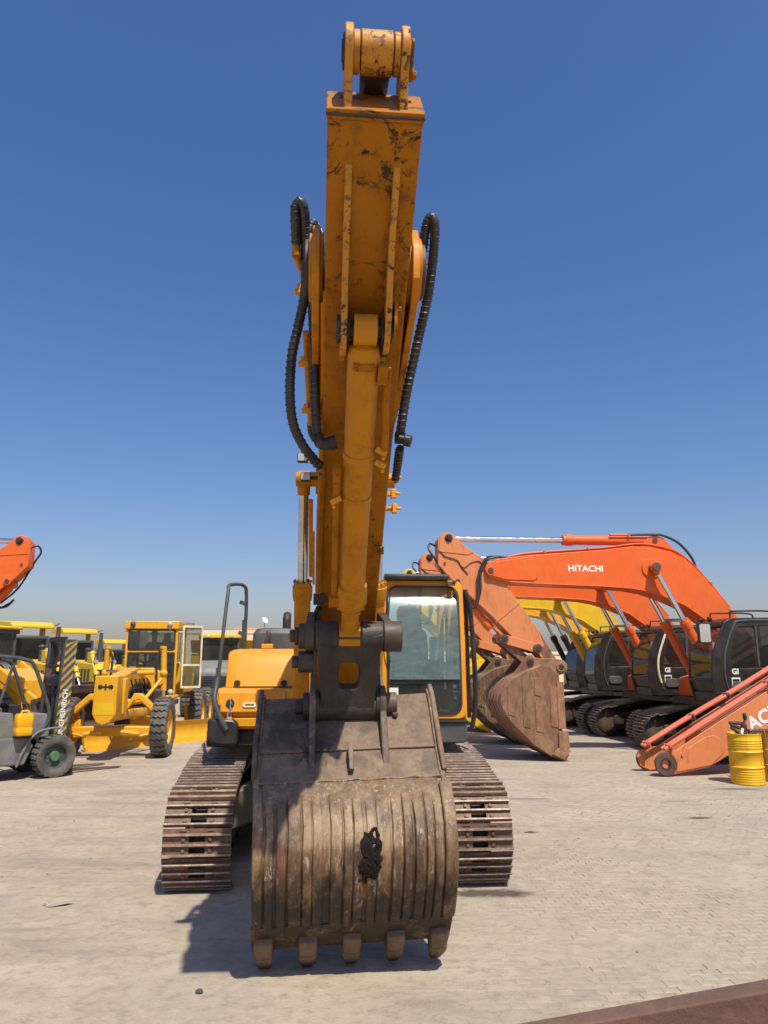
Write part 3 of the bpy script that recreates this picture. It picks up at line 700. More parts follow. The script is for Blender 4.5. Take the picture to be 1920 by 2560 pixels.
# --- boom (two sides joined), behind the arm
BP = (-5.78, 4.50)
bpoly = [(-6.02,4.40),(-5.98,4.70),(-5.7,4.80),(-5.0,4.82),(-4.0,4.80),(-3.2,4.66),(-2.5,4.36),(-1.9,3.92),(-1.2,3.15),(-.55,2.22),(-.30,1.82),(-.45,1.62),(-.68,1.66),
         (-1.0,2.02),(-1.6,2.62),(-2.3,3.16),(-3.0,3.55),(-3.8,3.82),(-4.7,4.02),(-5.5,4.16),(-5.9,4.24)]
b = MB(); b.prism([p for p in bpoly if p[0] > -5.1] + [(-5.05,4.06),(-5.05,4.82)][::1] if False else [q for q in bpoly if q[0] >= -5.0] , -.27, .27)
boom = b.build('boom', AMBER, EX, .012)
for sx in (-1,1):
    f = MB(); f.prism([(-6.0,4.34),(-6.02,4.52),(-5.92,4.70),(-5.7,4.80),(-4.9,4.84),(-4.4,4.83),(-4.4,3.93),(-4.9,3.96),(-5.5,4.12),(-5.85,4.22)], sx*.27, sx*.315)
    f.cyl((sx*.25,BP[0],BP[1]),(sx*.335,BP[0],BP[1]),.20,n=28)
    f.build('boom_fork', AMBER, boom, .006)
    f = MB(); f.cyl((sx*.33,BP[0],BP[1]),(sx*.362,BP[0],BP[1]),.165,n=28); f.cyl((sx*.36,BP[0],BP[1]),(sx*.375,BP[0],BP[1]),.06,n=6); f.build('pivot_cap', PINSTEEL if sx>0 else LINK, boom, .006)
for sx in (-1,1):
    bx_ = .42 if sx < 0 else .355; b0 = Vector((sx*bx_,-2.60,3.97)); b1 = Vector((sx*bx_,-1.62,1.46))
    hyd(EX,'boom_cylinder', b1, b0, .60, .085, .05, AMBER, WORNROD, .085, .11, True, 10)
    f = MB(); f.cyl((sx*.26,-2.6,3.97),(sx*.50,-2.6,3.97),.075,n=20); f.cyl((sx*.27,-2.6,3.97),(sx*.30,-2.6,3.97),.15,n=24); f.build('boom_cylinder_pin', AMBER, EX, .004)
f = MB(); f.tube([(.30,-4.9,4.25),(.325,-4.0,4.10),(.33,-3.2,3.85),(.33,-2.4,3.45),(.31,-1.6,2.8)],.040,10,4); f.build('boom_pipe', AMBER, EX)
f = MB(); f.bb(-.6,.6,-1.78,-1.25,1.30,1.62); f.build('boom_bracket', LINK, EX, .03)
for px,py,ly in ((757,1145,-3.2),(764,1193,-2.95)):
    p = at(px,py,ly); f = MB(); f.box(p,(.10,.07,.085)); lamp = f.build('work_light', BLACKPAINT, EX, .008); f = MB(); f.box(p+Vector((0,-.037,0)),(.085,.006,.07)); f.build('lens', LENS, lamp)
    f = MB(); f.cyl(p+Vector((.04,.02,0)), Vector((-.28,ly+.02,p.z)),.018,n=8); f.build('bracket', LINK, lamp)

# --- arm
A0 = Vector((-6.71, 4.81)); AU = Vector((.813,-.582)); AN = Vector((-.582,-.813))
def AP(s, t):
    q = A0 + AU*s + AN*t; return (q.x, q.y)
def AV(x, s, t): return Vector((x, *AP(s, t)))
HW = .24
a = MB()
# skins with the underside panel
side = [(0,-.012),(0,-.33),(.5,-.60),(1.0,-.66),(1.5,-.60),(4.5,-.34),(4.62,-.25),(4.66,-.15),(4.6,-.05),(4.5,-.012)]
for sx in (-1,1): a.prism([AP(s,t) for s,t in side], sx*HW, sx*(HW-.022))
a.prism([AP(s,t) for s,t in ((.02,0),(4.45,0),(4.45,-.02),(.02,-.02))], -HW+.004, HW-.004)
a.prism([AP(s,t) for s,t in ((.03,-.345),(.5,-.605),(1.0,-.665),(1.5,-.605),(4.45,-.35),(4.45,-.32),(1.5,-.57),(1.0,-.63),(.5,-.57),(.03,-.31))], -HW+.004, HW-.004)
arm = a.build('arm', AMBER_WORN_SHADED, EX, .005)
e = MB(); e.prism([AP(s,t) for s,t in ((-.03,.012),(-.03,-.30),(.0,-.345),(.02,-.345),(.02,.012))], -HW-.006, HW+.006); e.build('end_plate', AMBER_WORN_SHADED, arm, .006)
e = MB(); e.prism([AP(s,t) for s,t in ((-.012,.018),(.004,.018),(.004,-.0),(-.012,-.0))], -HW-.008, HW+.008); e.build('weld_bead', LINK, arm, .005)
# tail ears, rod eye, pin
TPs, TPt = -.225, -.24
for sx in (-1,1):
    x0 = sx*.118; e = MB()
    e.prism([AP(s,t) for s,t in ((-.02,-.03),(-.10,-.085)) ] + [AP(TPs+.125*math.cos(rad(w)), TPt+.125*math.sin(rad(w))) for w in (70,100,130,160,190,220,250,280)] + [AP(-.03,-.34)], x0, x0+sx*.042)
    e.build('tail_ear', AMBER_CHIP, arm, .006)
    e = MB(); e.cyl(AV(sx*.085,TPs,TPt),AV(sx*.117,TPs,TPt),.098,n=28); e.build('spacer', AMBER_CHIP, arm, .004)
e = MB(); e.lathe([(-.08,.09),(-.078,.102),(.078,.102),(.08,.09)], AV(0,TPs,TPt),(1,0,0),32)
q0 = AV(0,TPs,TPt); q1 = Vector((0,-3.6,5.05)); dd_ = (q1-q0).normalized()
e.build('rod_eye', AMBER_CHIP, arm, .004); e = MB(); e.cyl(q0+dd_*.07,q0+dd_*.42,.080,.07,n=20); e.build('rod_neck', LINK, arm)
e = MB(); e.cyl(AV(-.175,TPs,TPt),AV(.165,TPs,TPt),.052,n=20); e.cyl(AV(-.170,TPs,TPt),AV(-.153,TPs,TPt),.082,n=24); e.cyl(AV(.153,TPs,TPt),AV(.170,TPs,TPt),.075,n=24); e.build('tail_pin', LINK, arm, .003)
e = MB(); e.prism([AP(TPs+a_,TPt+b_) for a_,b_ in rrect(.02,0,.19,.06,.02)], .172,.186); e.cyl(AV(.184,TPs+.085,TPt),AV(.208,TPs+.085,TPt),.024,n=6); e.cyl(AV(.184,TPs+.085,TPt),AV(.192,TPs+.085,TPt),.034,n=14); e.build('pin_keeper', AMBER_WORN_SHADED, arm, .003)
e = MB()
for k in range(5): e.sphere(q0+Vector((-.03+k*.018,-.02+.01*(k%2),.104)),.009,6,4)
e.build('grease_bits', GREASE, arm)
hyd(EX,'arm_cylinder', (0,-2.55,4.83), q0, .42, .10, .062, AMBER, CHROME, .1, .16, rodeye=False)
# bucket-cylinder bracket plates running up the underside
for sx in (-1,1):
    x0 = sx*.108; e = MB()
    e.prism([AP(s,t) for s,t in ((.22,-.01),(.26,.018),(.34,.026),(.60,.055),(.80,.11),(.95,.20),(1.05,.235),(1.16,.235),(1.25,.19),(1.30,.11),(1.34,.03),(1.42,-.01))], x0, x0+sx*.036)
    e.build('cylinder_bracket', AMBER_CHIP, arm, .005)
CP = AV(0,1.10,.145)
e = MB(); e.cyl(CP-Vector((.165,0,0)),CP+Vector((.155,0,0)),.05,n=18); e.cyl(CP-Vector((.168,0,0)),CP-Vector((.146,0,0)),.085,n=24); e.cyl(CP+Vector((.146,0,0)),CP+Vector((.158,0,0)),.075,n=24); e.build('bracket_pin', LINK, arm, .003)
e = MB(); e.prism([(CP.y+a_,CP.z+b_) for a_,b_ in rrect(-.04,.05,.16,.20,.05)], .160,.178); e.cyl(CP+Vector((.178,-.07,.10)),CP+Vector((.206,-.07,.10)),.022,n=6); e.build('pin_keeper', AMBER_WORN_SHADED, arm, .003)
for x in (-.10,.10):
    e = MB(); e.lathe([(-.012,.075),(0,.092),(.012,.075)], CP+Vector((x,0,0)),(1,0,0),24); e.build('dust_seal', BLACK, arm)
UP = Vector((0,-3.95,2.355)); LP = Vector((0,-3.70,1.80)); TIP = AV(0,4.5,-.19)
bc = hyd(EX,'bucket_cylinder', CP, UP, .865, .098, .063, AMBER, AMBER, .092, .135, True, 10, rodeye=False)
dcy = (UP-CP).normalized(); Lc = (UP-CP).length
e = MB(); e.lathe([(.06,.07),(.16,.07),(.20,.085),(.26,.099)], CP, dcy, 24); e.box(CP+dcy*.2+Vector((.0,-.06,-.06)),(.13,.05,.05),dcy.to_track_quat('Z','Y').to_matrix()); e.build('cylinder_head', AMBER_WORN_SHADED, bc, .01)
def band(s, name='pipe_clamp'):
    e = MB(); e.lathe([(s-.022,.099),(s-.022,.105),(s+.022,.105),(s+.022,.099)], CP, dcy, 28)
    e.build(name, AMBER, bc)
for s in (.86,1.20): band(s)
e = MB(); e.cyl(UP-Vector((.085,0,0)),UP+Vector((.085,0,0)),.115,n=24); e.lathe([(Lc-.30,.064),(Lc-.1,.075)],CP,dcy,20); e.build('rod_eye', AMBER, bc, .006)
side_v = Vector((1,0,0)); fr_v = dcy.cross(side_v).normalized()
if fr_v.y > 0: fr_v = -fr_v
def CY(s, x, o): return CP + dcy*s + Vector((x,0,0)) + fr_v*o
e = MB(); e.tube([CY(1.02,-.135,.02),CY(1.30,-.135,.02),CY(1.85,-.13,.02),CY(2.14,-.128,.02)],.027,10,4)
e.tube([CY(.99,-.16,.05),CY(.96,-.135,.03),CY(1.02,-.135,.02),CY(1.08,-.135,.02)],.030,10,4)
e.box(CY(2.15,-.125,.03),(.09,.08,.09),dcy.to_track_quat('Z','Y').to_matrix()); e.build('cylinder_pipe', AMBER_WORN_SHADED, bc)
e = MB(); e.tube([CY(.24,.10,.03),CY(.30,.145,.03),CY(.45,.145,.04),CY(.62,.155,.05),CY(.74,.16,.05),CY(.84,.155,.05)],.026,10,5); e.box(CY(.25,.115,.05),(.06,.07,.12),dcy.to_track_quat('Z','Y').to_matrix())
for k in (-.03,.0,.03): e.cyl(CY(.25+k,.145,.05),CY(.25+k,.165,.05),.012,n=6)
e.build('cylinder_pipe', AMBER_WORN_SHADED, bc)
for s, sx in ((.80,1),(.90,1),(1.20,-1)):
    e = MB(); e.box(CY(s,sx*.14,.06),(.075,.03,.035),Matrix.Rotation(.5*sx,3,'Y')); e.cyl(CY(s+.03,sx*.155,.08),CY(s+.03,sx*.155,.10),.013,n=6); e.build('clamp_bolt', AMBER_CLEAN_LIT, bc, .003)

# --- linkage
lk = MB()
def slab(y0, z0, y1, z1, th):
    d = Vector((y1-y0, z1-z0)).normalized(); n_ = Vector((-d.y, d.x))
    return d, n_
d2 = Vector((LP.y-UP.y, LP.z-UP.z)); LL = d2.length; d2.normalize(); n2 = Vector((-d2.y, d2.x))
if n2.x > 0: n2 = -n2                                     # n2 faces the camera side
def HV(x, s, o): return Vector((x, UP.y+d2.x*s+n2.x*o, UP.z+d2.y*s+n2.y*o))
outer = dense([(-.265,-.06),(-.235,.22),(-.215,.50),(-.20,.60),(-.09,.60),(-.07,.645),(.07,.645),(.09,.60),(.20,.60),(.215,.50),(.235,.22),(.265,-.06),(.12,-.04),(-.12,-.04)],2)
cx_, cz_ = 0, .30
inner = []
for (x, s) in outer:
    w = math.atan2(s-cz_, x*1.25); r_ = 1/((abs(math.cos(w))/.082)**4+(abs(math.sin(w))/.115)**4)**.25
    inner.append((r_*math.cos(w), cz_+r_*math.sin(w)))
n = len(outer); vs = []
for o_ in (.115,-.03):
    vs += [HV(x,s,o_) for x,s in outer] + [HV(x,s,o_-(.02 if o_>0 else 0)) for x,s in inner]
fs = []
for k in range(n):
    j = (k+1) % n
    fs += [(k,j,n+j,n+k),(2*n+k,3*n+k,3*n+j,2*n+j),(k,2*n+k,2*n+j,j),(n+k,n+j,3*n+j,3*n+k)]
lk.add(vs, fs)
lk.cyl(LP-Vector((.24,0,0)),LP+Vector((.24,0,0)),.12,n=28)
lk.cyl(UP-Vector((.27,0,0)),UP-Vector((.09,0,0)),.12,n=28); lk.cyl(UP+Vector((.09,0,0)),UP+Vector((.27,0,0)),.12,n=28)
hl = lk.build('bucket_link', LINK, EX, .012, ang=50)
for sx in (-1,1):
    e = MB(); ip = AV(0,4.15,-.12)
    d3 = Vector((ip.y-UP.y, ip.z-UP.z)); l3 = d3.length; d3.normalize(); n3 = Vector((-d3.y,d3.x))
    e.prism([(UP.y+d3.x*s+n3.x*t, UP.z+d3.y*s+n3.y*t) for s,t in [(-.12*math.cos(rad(w)),.12*math.sin(rad(w))) for w in range(-90,91,30)]+[(l3+.1*math.cos(rad(w)),.1*math.sin(rad(w))) for w in range(90,-91,-30)]], sx*.275, sx*.345)
    e.build('side_link', LINK, EX, .008)
for sx, mt in ((-1,LINK),(1,PINSTEEL)):
    e = MB(); e.cyl(UP+Vector((sx*.27,0,0)),UP+Vector((sx*(.40 if sx<0 else .415),0,0)),.10 if sx<0 else .122,n=28)
    if sx < 0:
        e.cyl(UP+Vector((-.40,0,0)),UP+Vector((-.43,0,0)),.075,n=6); e.cyl(UP+Vector((-.43,0,0)),UP+Vector((-.47,0,0)),.05,n=6)
        ip = UP + Vector((0,.05,-.20)); e.cyl(ip+Vector((-.28,0,0)),ip+Vector((-.40,0,0)),.085,n=8); e.cyl(ip+Vector((-.40,0,0)),ip+Vector((-.45,0,0)),.05,n=6)
    e.build('link_pin', mt, EX, .006)
# --- bucket
BROLL = math.tan(rad(1.9))
class BM(MB):
    def build(s, *a_, **k_):
        K = lambda z: max(0,min(1,(1.45-z)/.4))
        s.v = [(x*(1-.03*K(z)) + .028*K(z), y, z + x*BROLL + .012) for x,y,z in s.v]; return MB.build(s, *a_, **k_)
prof_top = [(-3.52,1.86),(-3.66,1.775),(-3.98,1.475)]
prof_b = [tuple(v) for v in catmull([(-3.98,1.475),(-4.15,1.335),(-4.33,1.225),(-4.475,1.07),(-4.545,.88),(-4.52,.70),(-4.42,.51),(-4.28,.34),(-4.135,.19)],5)]
prof = prof_top[:2] + prof_b
BWH = .70
def inner_off(pts, d): return [tuple(v) for v in offset_poly(pts, d)]
sh = BM(); inn = inner_off(prof, .03); nn_ = len(prof); cols = 21
R = []
for i in range(cols):
    x = -BWH + 2*BWH*i/(cols-1)
    R.append([Vector((x, y+.004*noise.noise((x*3,y*3,z*3)), z+.004*noise.noise((x*3,z*3,5))) ) for y,z in prof] + [Vector((x,y,z)) for y,z in inn[::-1]])
sh.loft(R); bucket = sh.build('bucket', BUCKET_TOP, EX, 0, ang=30)
# cheek plates
for sx in (-1,1):
    e = BM(); poly = [(-3.50,1.90),(-3.64,1.83)] + [tuple(v) for v in offset_poly(prof_b,-.012)][1:] + [(-4.10,.18),(-3.98,.20),(-3.72,.60),(-3.52,1.1),(-3.44,1.6)]
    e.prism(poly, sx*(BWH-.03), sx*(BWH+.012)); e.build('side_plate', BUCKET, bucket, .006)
    e = BM(); e.prism([(-3.47,1.94),(-3.63,1.86),(-3.99,1.535),(-4.20,1.345),(-4.12,1.27),(-3.9,1.45),(-3.5,1.78)], sx*(BWH-.012), sx*(BWH+.028)); e.build('edge_plate', BUCKET_TOP, bucket, .010)
    e = BM(); ep = [v for v in prof_b[9:34]]; o1 = [tuple(v) for v in offset_poly(ep,-.040)]; o0 = [tuple(v) for v in offset_poly(ep,.0)]
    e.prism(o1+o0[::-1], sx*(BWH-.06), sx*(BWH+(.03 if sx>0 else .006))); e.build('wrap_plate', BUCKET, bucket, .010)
# belly wear plate under the strips, weld seam above
e = BM(); ep = prof_b[7:39]; o1 = [tuple(v) for v in offset_poly(ep,-.010)]; o0 = [tuple(v) for v in offset_poly(ep,-.001)]
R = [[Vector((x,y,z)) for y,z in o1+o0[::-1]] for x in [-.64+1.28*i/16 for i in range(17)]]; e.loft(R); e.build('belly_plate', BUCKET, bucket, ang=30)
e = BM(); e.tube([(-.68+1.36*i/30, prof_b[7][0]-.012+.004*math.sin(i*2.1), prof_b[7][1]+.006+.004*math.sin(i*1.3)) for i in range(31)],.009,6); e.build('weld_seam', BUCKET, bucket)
e = BM(); e.tube([(-.69+1.38*i/20, prof_b[0][0]-.006, prof_b[0][1]+.008) for i in range(21)],.008,6); e.build('weld_seam', BUCKET_TOP, bucket)
# wear strips
edges = [(-.625,-.565),(-.545,-.475),(-.470,-.375),(-.365,-.300),(-.295,-.225),(-.170,-.085),(-.075,-.010),(-.005,.065),(.085,.150),(.160,.255),(.270,.345),(.352,.415),(.425,.500),(.510,.565),(.572,.635)]
for k, (xa, xb) in enumerate(edges):
    i0 = 10 + random.choice((0,0,1)); i1 = 38 - random.choice((0,1,2))
    ep = prof_b[i0:i1]; th = random.uniform(.015,.025); L_ = len(ep)
    o1 = offset_poly(ep,-.008-th); o0 = offset_poly(ep,-.006); rings = []; dx = random.uniform(-.008,.008)
    for i in range(L_):
        t = i/(L_-1); wob = .0035*noise.noise((k*7.3,t*5,0)); sh_ = dx*t + wob; tf = min(1,min(t,1-t)*9+.15); c_ = .008
        p1 = o0[i].lerp(o1[i], tf*(1+.25*noise.noise((k*3.1,t*9,4)))); p0 = o0[i]; pm_ = p0.lerp(p1,.6)
        rings.append([Vector((xa+sh_,p0.x,p0.y)),Vector((xa+sh_,pm_.x,pm_.y)),Vector((xa+sh_+c_,p1.x,p1.y)),Vector((xb+sh_-c_,p1.x,p1.y)),Vector((xb+sh_,pm_.x,pm_.y)),Vector((xb+sh_,p0.x,p0.y))])
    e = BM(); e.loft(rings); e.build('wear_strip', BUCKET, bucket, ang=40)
# lip and teeth
e = BM(); lipo = [(-4.335,.375),(-4.245,.275),(-4.155,.18),(-4.115,.165),(-4.085,.19),(-4.15,.28),(-4.25,.37)]
R = []
for i in range(25):
    x = -.725 + 1.45*i/24; w = .018*math.sin(i*1.9)*0 + .012*noise.noise((x*6,1,2))
    R.append([Vector((x,y+.3*w*(z<.15),z+w*(z<.15))) for y,z in lipo])
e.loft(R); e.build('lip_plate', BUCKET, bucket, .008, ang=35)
for x in (-.635,-.318,.0,.318,.640):
    def sec(s, w, t):      # s along tooth from adapter rear
        c = Vector((x, -4.255+.30*s, .270-.285*s)); nv = Vector((0,-.285,-.30)).normalized()
        return [c + Vector((a_,0,0)) + nv*b_ for a_, b_ in rrect(0,0,w,t,min(w,t)*.22,3)]
    e = BM(); e.loft([sec(.0,.125,.07),sec(.10,.135,.10),sec(.30,.130,.115),sec(.44,.125,.105)]); ad = e.build('tooth_adapter', TOOTH, bucket, .004, ang=50)
    e = BM(); e.loft([sec(.38,.136,.124),sec(.47,.140,.128),sec(.65,.122,.098),sec(.85,.09,.062),sec(.93,.07,.04)]); e.build('tooth', TOOTH, bucket, .005, ang=50)
    e = BM(); cc = sec(.40,.143,.132); e.tube([cc[i] for i in (6,7,8,9,10,11)],.005,5); e.build('tooth_joint', SHOE_EDGE, bucket)
# hinge ears on the upper plate
for sx in (-1,1):
    e = BM(); x0 = sx*.255
    ear = [(-4.10,1.36),(-4.02,1.52)] + [(LP.y+.145*math.cos(rad(w)), LP.z+.145*math.sin(rad(w))) for w in (200,180,160,140,120,100,80,60)] + [(-3.35,2.05),(TIP.y-.05,TIP.z+.13),(TIP.y+.10,TIP.z),(-2.95,2.0),(-3.4,1.72),(-3.7,1.68),(-3.98,1.45)]
    e.prism(ear, x0, x0+sx*.052); e.build('bucket_ear', BUCKET_TOP, bucket, .008)
    e = BM(); e.cyl(LP+Vector((sx*.305,0,0)),LP+Vector((sx*(.40 if sx>0 else .36),0,0)),.088 if sx>0 else .11,n=26)
    if sx>0: e.cyl(LP+Vector((.37,-.05,-.085)),LP+Vector((.40,-.07,-.09)),.022,n=8)
    else:
        e.cyl(LP+Vector((-.36,0,0)),LP+Vector((-.42,0,0)),.06,n=6)
    e.build('bucket_pin', PINSTEEL if sx>0 else LINK, bucket, .005)
    e = BM(); e.cyl(LP+Vector((sx*.23,0,0)),LP+Vector((sx*.256,0,0)),.135,n=26); e.build('spacer', LINK, bucket)
e = BM(); e.prism([(-4.16,1.345),(-4.02,1.475),(-4.02,1.53),(-4.10,1.50),(-4.2,1.37)],-.005,.03); e.build('lug', BUCKET_TOP, bucket,.006)
# grease lump smeared over two strips: a lumpy skin hugging the belly
e = BM(); gx, gz = 30, 34; off = offset_poly(prof_b,-.032); rows_ = []
for j in range(gz+1):
    f = 16.5 + 9.5*j/gz; i0 = int(f); q = off[i0].lerp(off[i0+1], f-i0); tn = (off[i0+1]-off[i0]).normalized(); nv = Vector((tn.y,-tn.x))
    if nv.x > 0: nv = -nv
    for i in range(gx+1):
        x = .015 + .18*i/gx; u_ = (i/gx-.5)*2; v_ = (j/gz-.5)*2
        m_ = .72 - 1.25*(abs(u_)**2.4 + abs(v_)**2.4) + 1.1*noise.noise((x*16,f*.55,1.3)) + .9*noise.noise((x*38,f*1.4,8.3))
        h_ = max(-.055, min(.003, m_*.05 if m_ < 0 else m_*.018)) + (.008*abs(noise.noise((x*75,f*2.7,3.3))) + .008*noise.noise((x*160,f*6,2.2)) if m_ > 0 else 0)
        rows_.append((x, q.x+nv.x*h_, q.y+nv.y*h_))
e.v = rows_; e.f = [(j*(gx+1)+i, j*(gx+1)+i+1, (j+1)*(gx+1)+i+1, (j+1)*(gx+1)+i) for j in range(gz) for i in range(gx)]; e.m = [0]*len(e.f)
e.build('grease_lump', GREASE, bucket, ang=25)

# --- hydraulic hoses round the elbow, with wire guards
def hose(pts, r, name='hydraulic_hose', guard=True, par=EX):
    e = MB(); e.tube(pts, r, 12, 8); h_ = e.build(name, HOSE, par)
    if guard:
        e = MB(); e.helix(pts, r+.0035, .040, .0034); e.build('wire_guard', WIRE, h_, ang=60)
    return h_
hose([at(741,610,-5.62),at(739,560,-5.68),at(739,520,-5.72),at(750,505,-5.74),at(760,525,-5.72),at(763,570,-5.66),at(764,660,-5.55),at(761,740,-5.45),at(746,815,-5.38),at(730,890,-5.34),at(725,985,-5.30),at(733,1060,-5.24),at(758,1115,-5.16),at(785,1150,-5.05),at(800,1166,-4.98)], .0305)
hose([at(800,640,-5.45),at(798,600,-5.5),at(786,566,-5.6),at(776,568,-5.65),at(775,610,-5.62),at(779,700,-5.5),at(783,800,-5.4),at(787,900,-5.3),at(788,1000,-5.26),at(790,1060,-5.2),at(796,1095,-5.18)], .0315, guard=True)
hose([at(1054,640,-5.55),at(1062,585,-5.62),at(1070,552,-5.66),at(1081,545,-5.68),at(1087,575,-5.66),at(1082,650,-5.56),at(1070,740,-5.46),at(1050,830,-5.38),at(1032,910,-5.32),at(1015,990,-5.26),at(1004,1060,-5.2),at(1000,1085,-5.16)], .0305)
hose([at(1000,1120,-5.1),at(994,1160,-4.9),at(987,1200,-4.7)], .026)
e = MB(); e.tube([at(796,1090,-5.18),at(800,1106,-5.2),at(812,1110,-5.2),at(838,1105,-5.2)],.040,10,4); e.cyl(at(822,1109,-5.21),at(840,1104,-5.21),.046,n=12); e.build('hose_elbow', BLACK, EX)
e = MB(); e.box(at(1000,1095,-5.14),(.07,.06,.07)); e.cyl(at(996,1096,-5.18),at(1026,1104,-5.2),.030,n=10); e.cyl(at(1010,1100,-5.19),at(1028,1104,-5.2),.040,n=10); e.build('hose_elbow', BLACK, EX, .006)
for k in range(3): hose([at(792+k*9,725,-5.3),at(786+k*10,660,-5.4),at(790+k*9,610,-5.35),at(806+k*4,590,-5.2)],.03,guard=False)
e = MB(); e.tube([at(741,640,-5.6),at(740,590,-5.62)],.028,10); e.tube([at(741,638,-5.6),at(750,665,-5.4),at(765,690,-5.2)],.028,10,4); e.build('boom_pipe', AMBER, EX); e = MB(); e.tube([at(1055,635,-5.53),at(1048,665,-5.4),at(1040,690,-5.3)],.028,10,4); e.build('boom_pipe', AMBER, EX)
# pipes and clips along the boom's left side
e = MB(); e.tube([at(765,830,-5.0),at(768,900,-4.8),at(773,1000,-4.5),at(776,1060,-4.3)],.024,10,4); e.tube([at(776,1055,-4.3),at(778,1080,-4.25),at(788,1100,-4.2)],.028,10,4,mi=1); e.build('boom_pipe', [AMBER,HOSE], EX)
e = MB(); e.tube([at(801,1165,-4.98),at(806,1180,-4.93),at(803,1220,-4.8),at(799,1320,-4.4),at(796,1480,-3.9)],.026,10,4); e.build('arm_pipe', AMBER_WORN_SHADED, EX)
e = MB(); e.tube([at(777,1250,-3.1),at(777,1440,-2.4)],.022,8); e.build('boom_pipe', AMBER, EX); e = MB(); e.tube([at(784,1330,-3.0),at(784,1460,-2.5)],.012,8); e.build('grease_pipe', AMBER, EX)
for px,py,ly in ((750,730,-5.35),(758,910,-4.9),(766,1027,-4.5)):
    p = at(px,py,ly); e = MB(); e.box(p,(.075,.05,.03)); e.box(p+Vector((-.005,0,.03)),(.035,.045,.045)); e.build('pipe_clip', AMBER_CLEAN_LIT, EX, .005)
for px,py,ly in ((986,1195,-4.7),(984,1235,-4.55),(986,1272,-4.45)):
    p = at(px,py,ly); e = MB(); e.box(p,(.04,.05,.07)); e.box(((p.x+.22)/2,p.y+.01,p.z),(p.x-.22,.035,.03)); e.cyl(p+Vector((.01,-.02,0)),p+Vector((.05,-.02,0)),.012,n=6); e.build('pipe_clip', AMBER_CLEAN_LIT, EX, .005)
e = MB(); e.box(at(948,1376,-4.25),(.07,.03,.06)); e.cyl(at(948,1378,-4.27),at(948,1378,-4.29),.014,n=8,mi=1); e.build('grease_block', [AMBER_WORN_SHADED, LINK], EX, .004)
e = MB(); e.box(at(797,1498,-3.75),(.09,.08,.09)); e.tube([at(797,1520,-3.7),at(790,1540,-3.6),at(795,1570,-3.5),at(800,1600,-3.3)],.028,8,4); e.build('pipe_block', LINK, EX, .006)
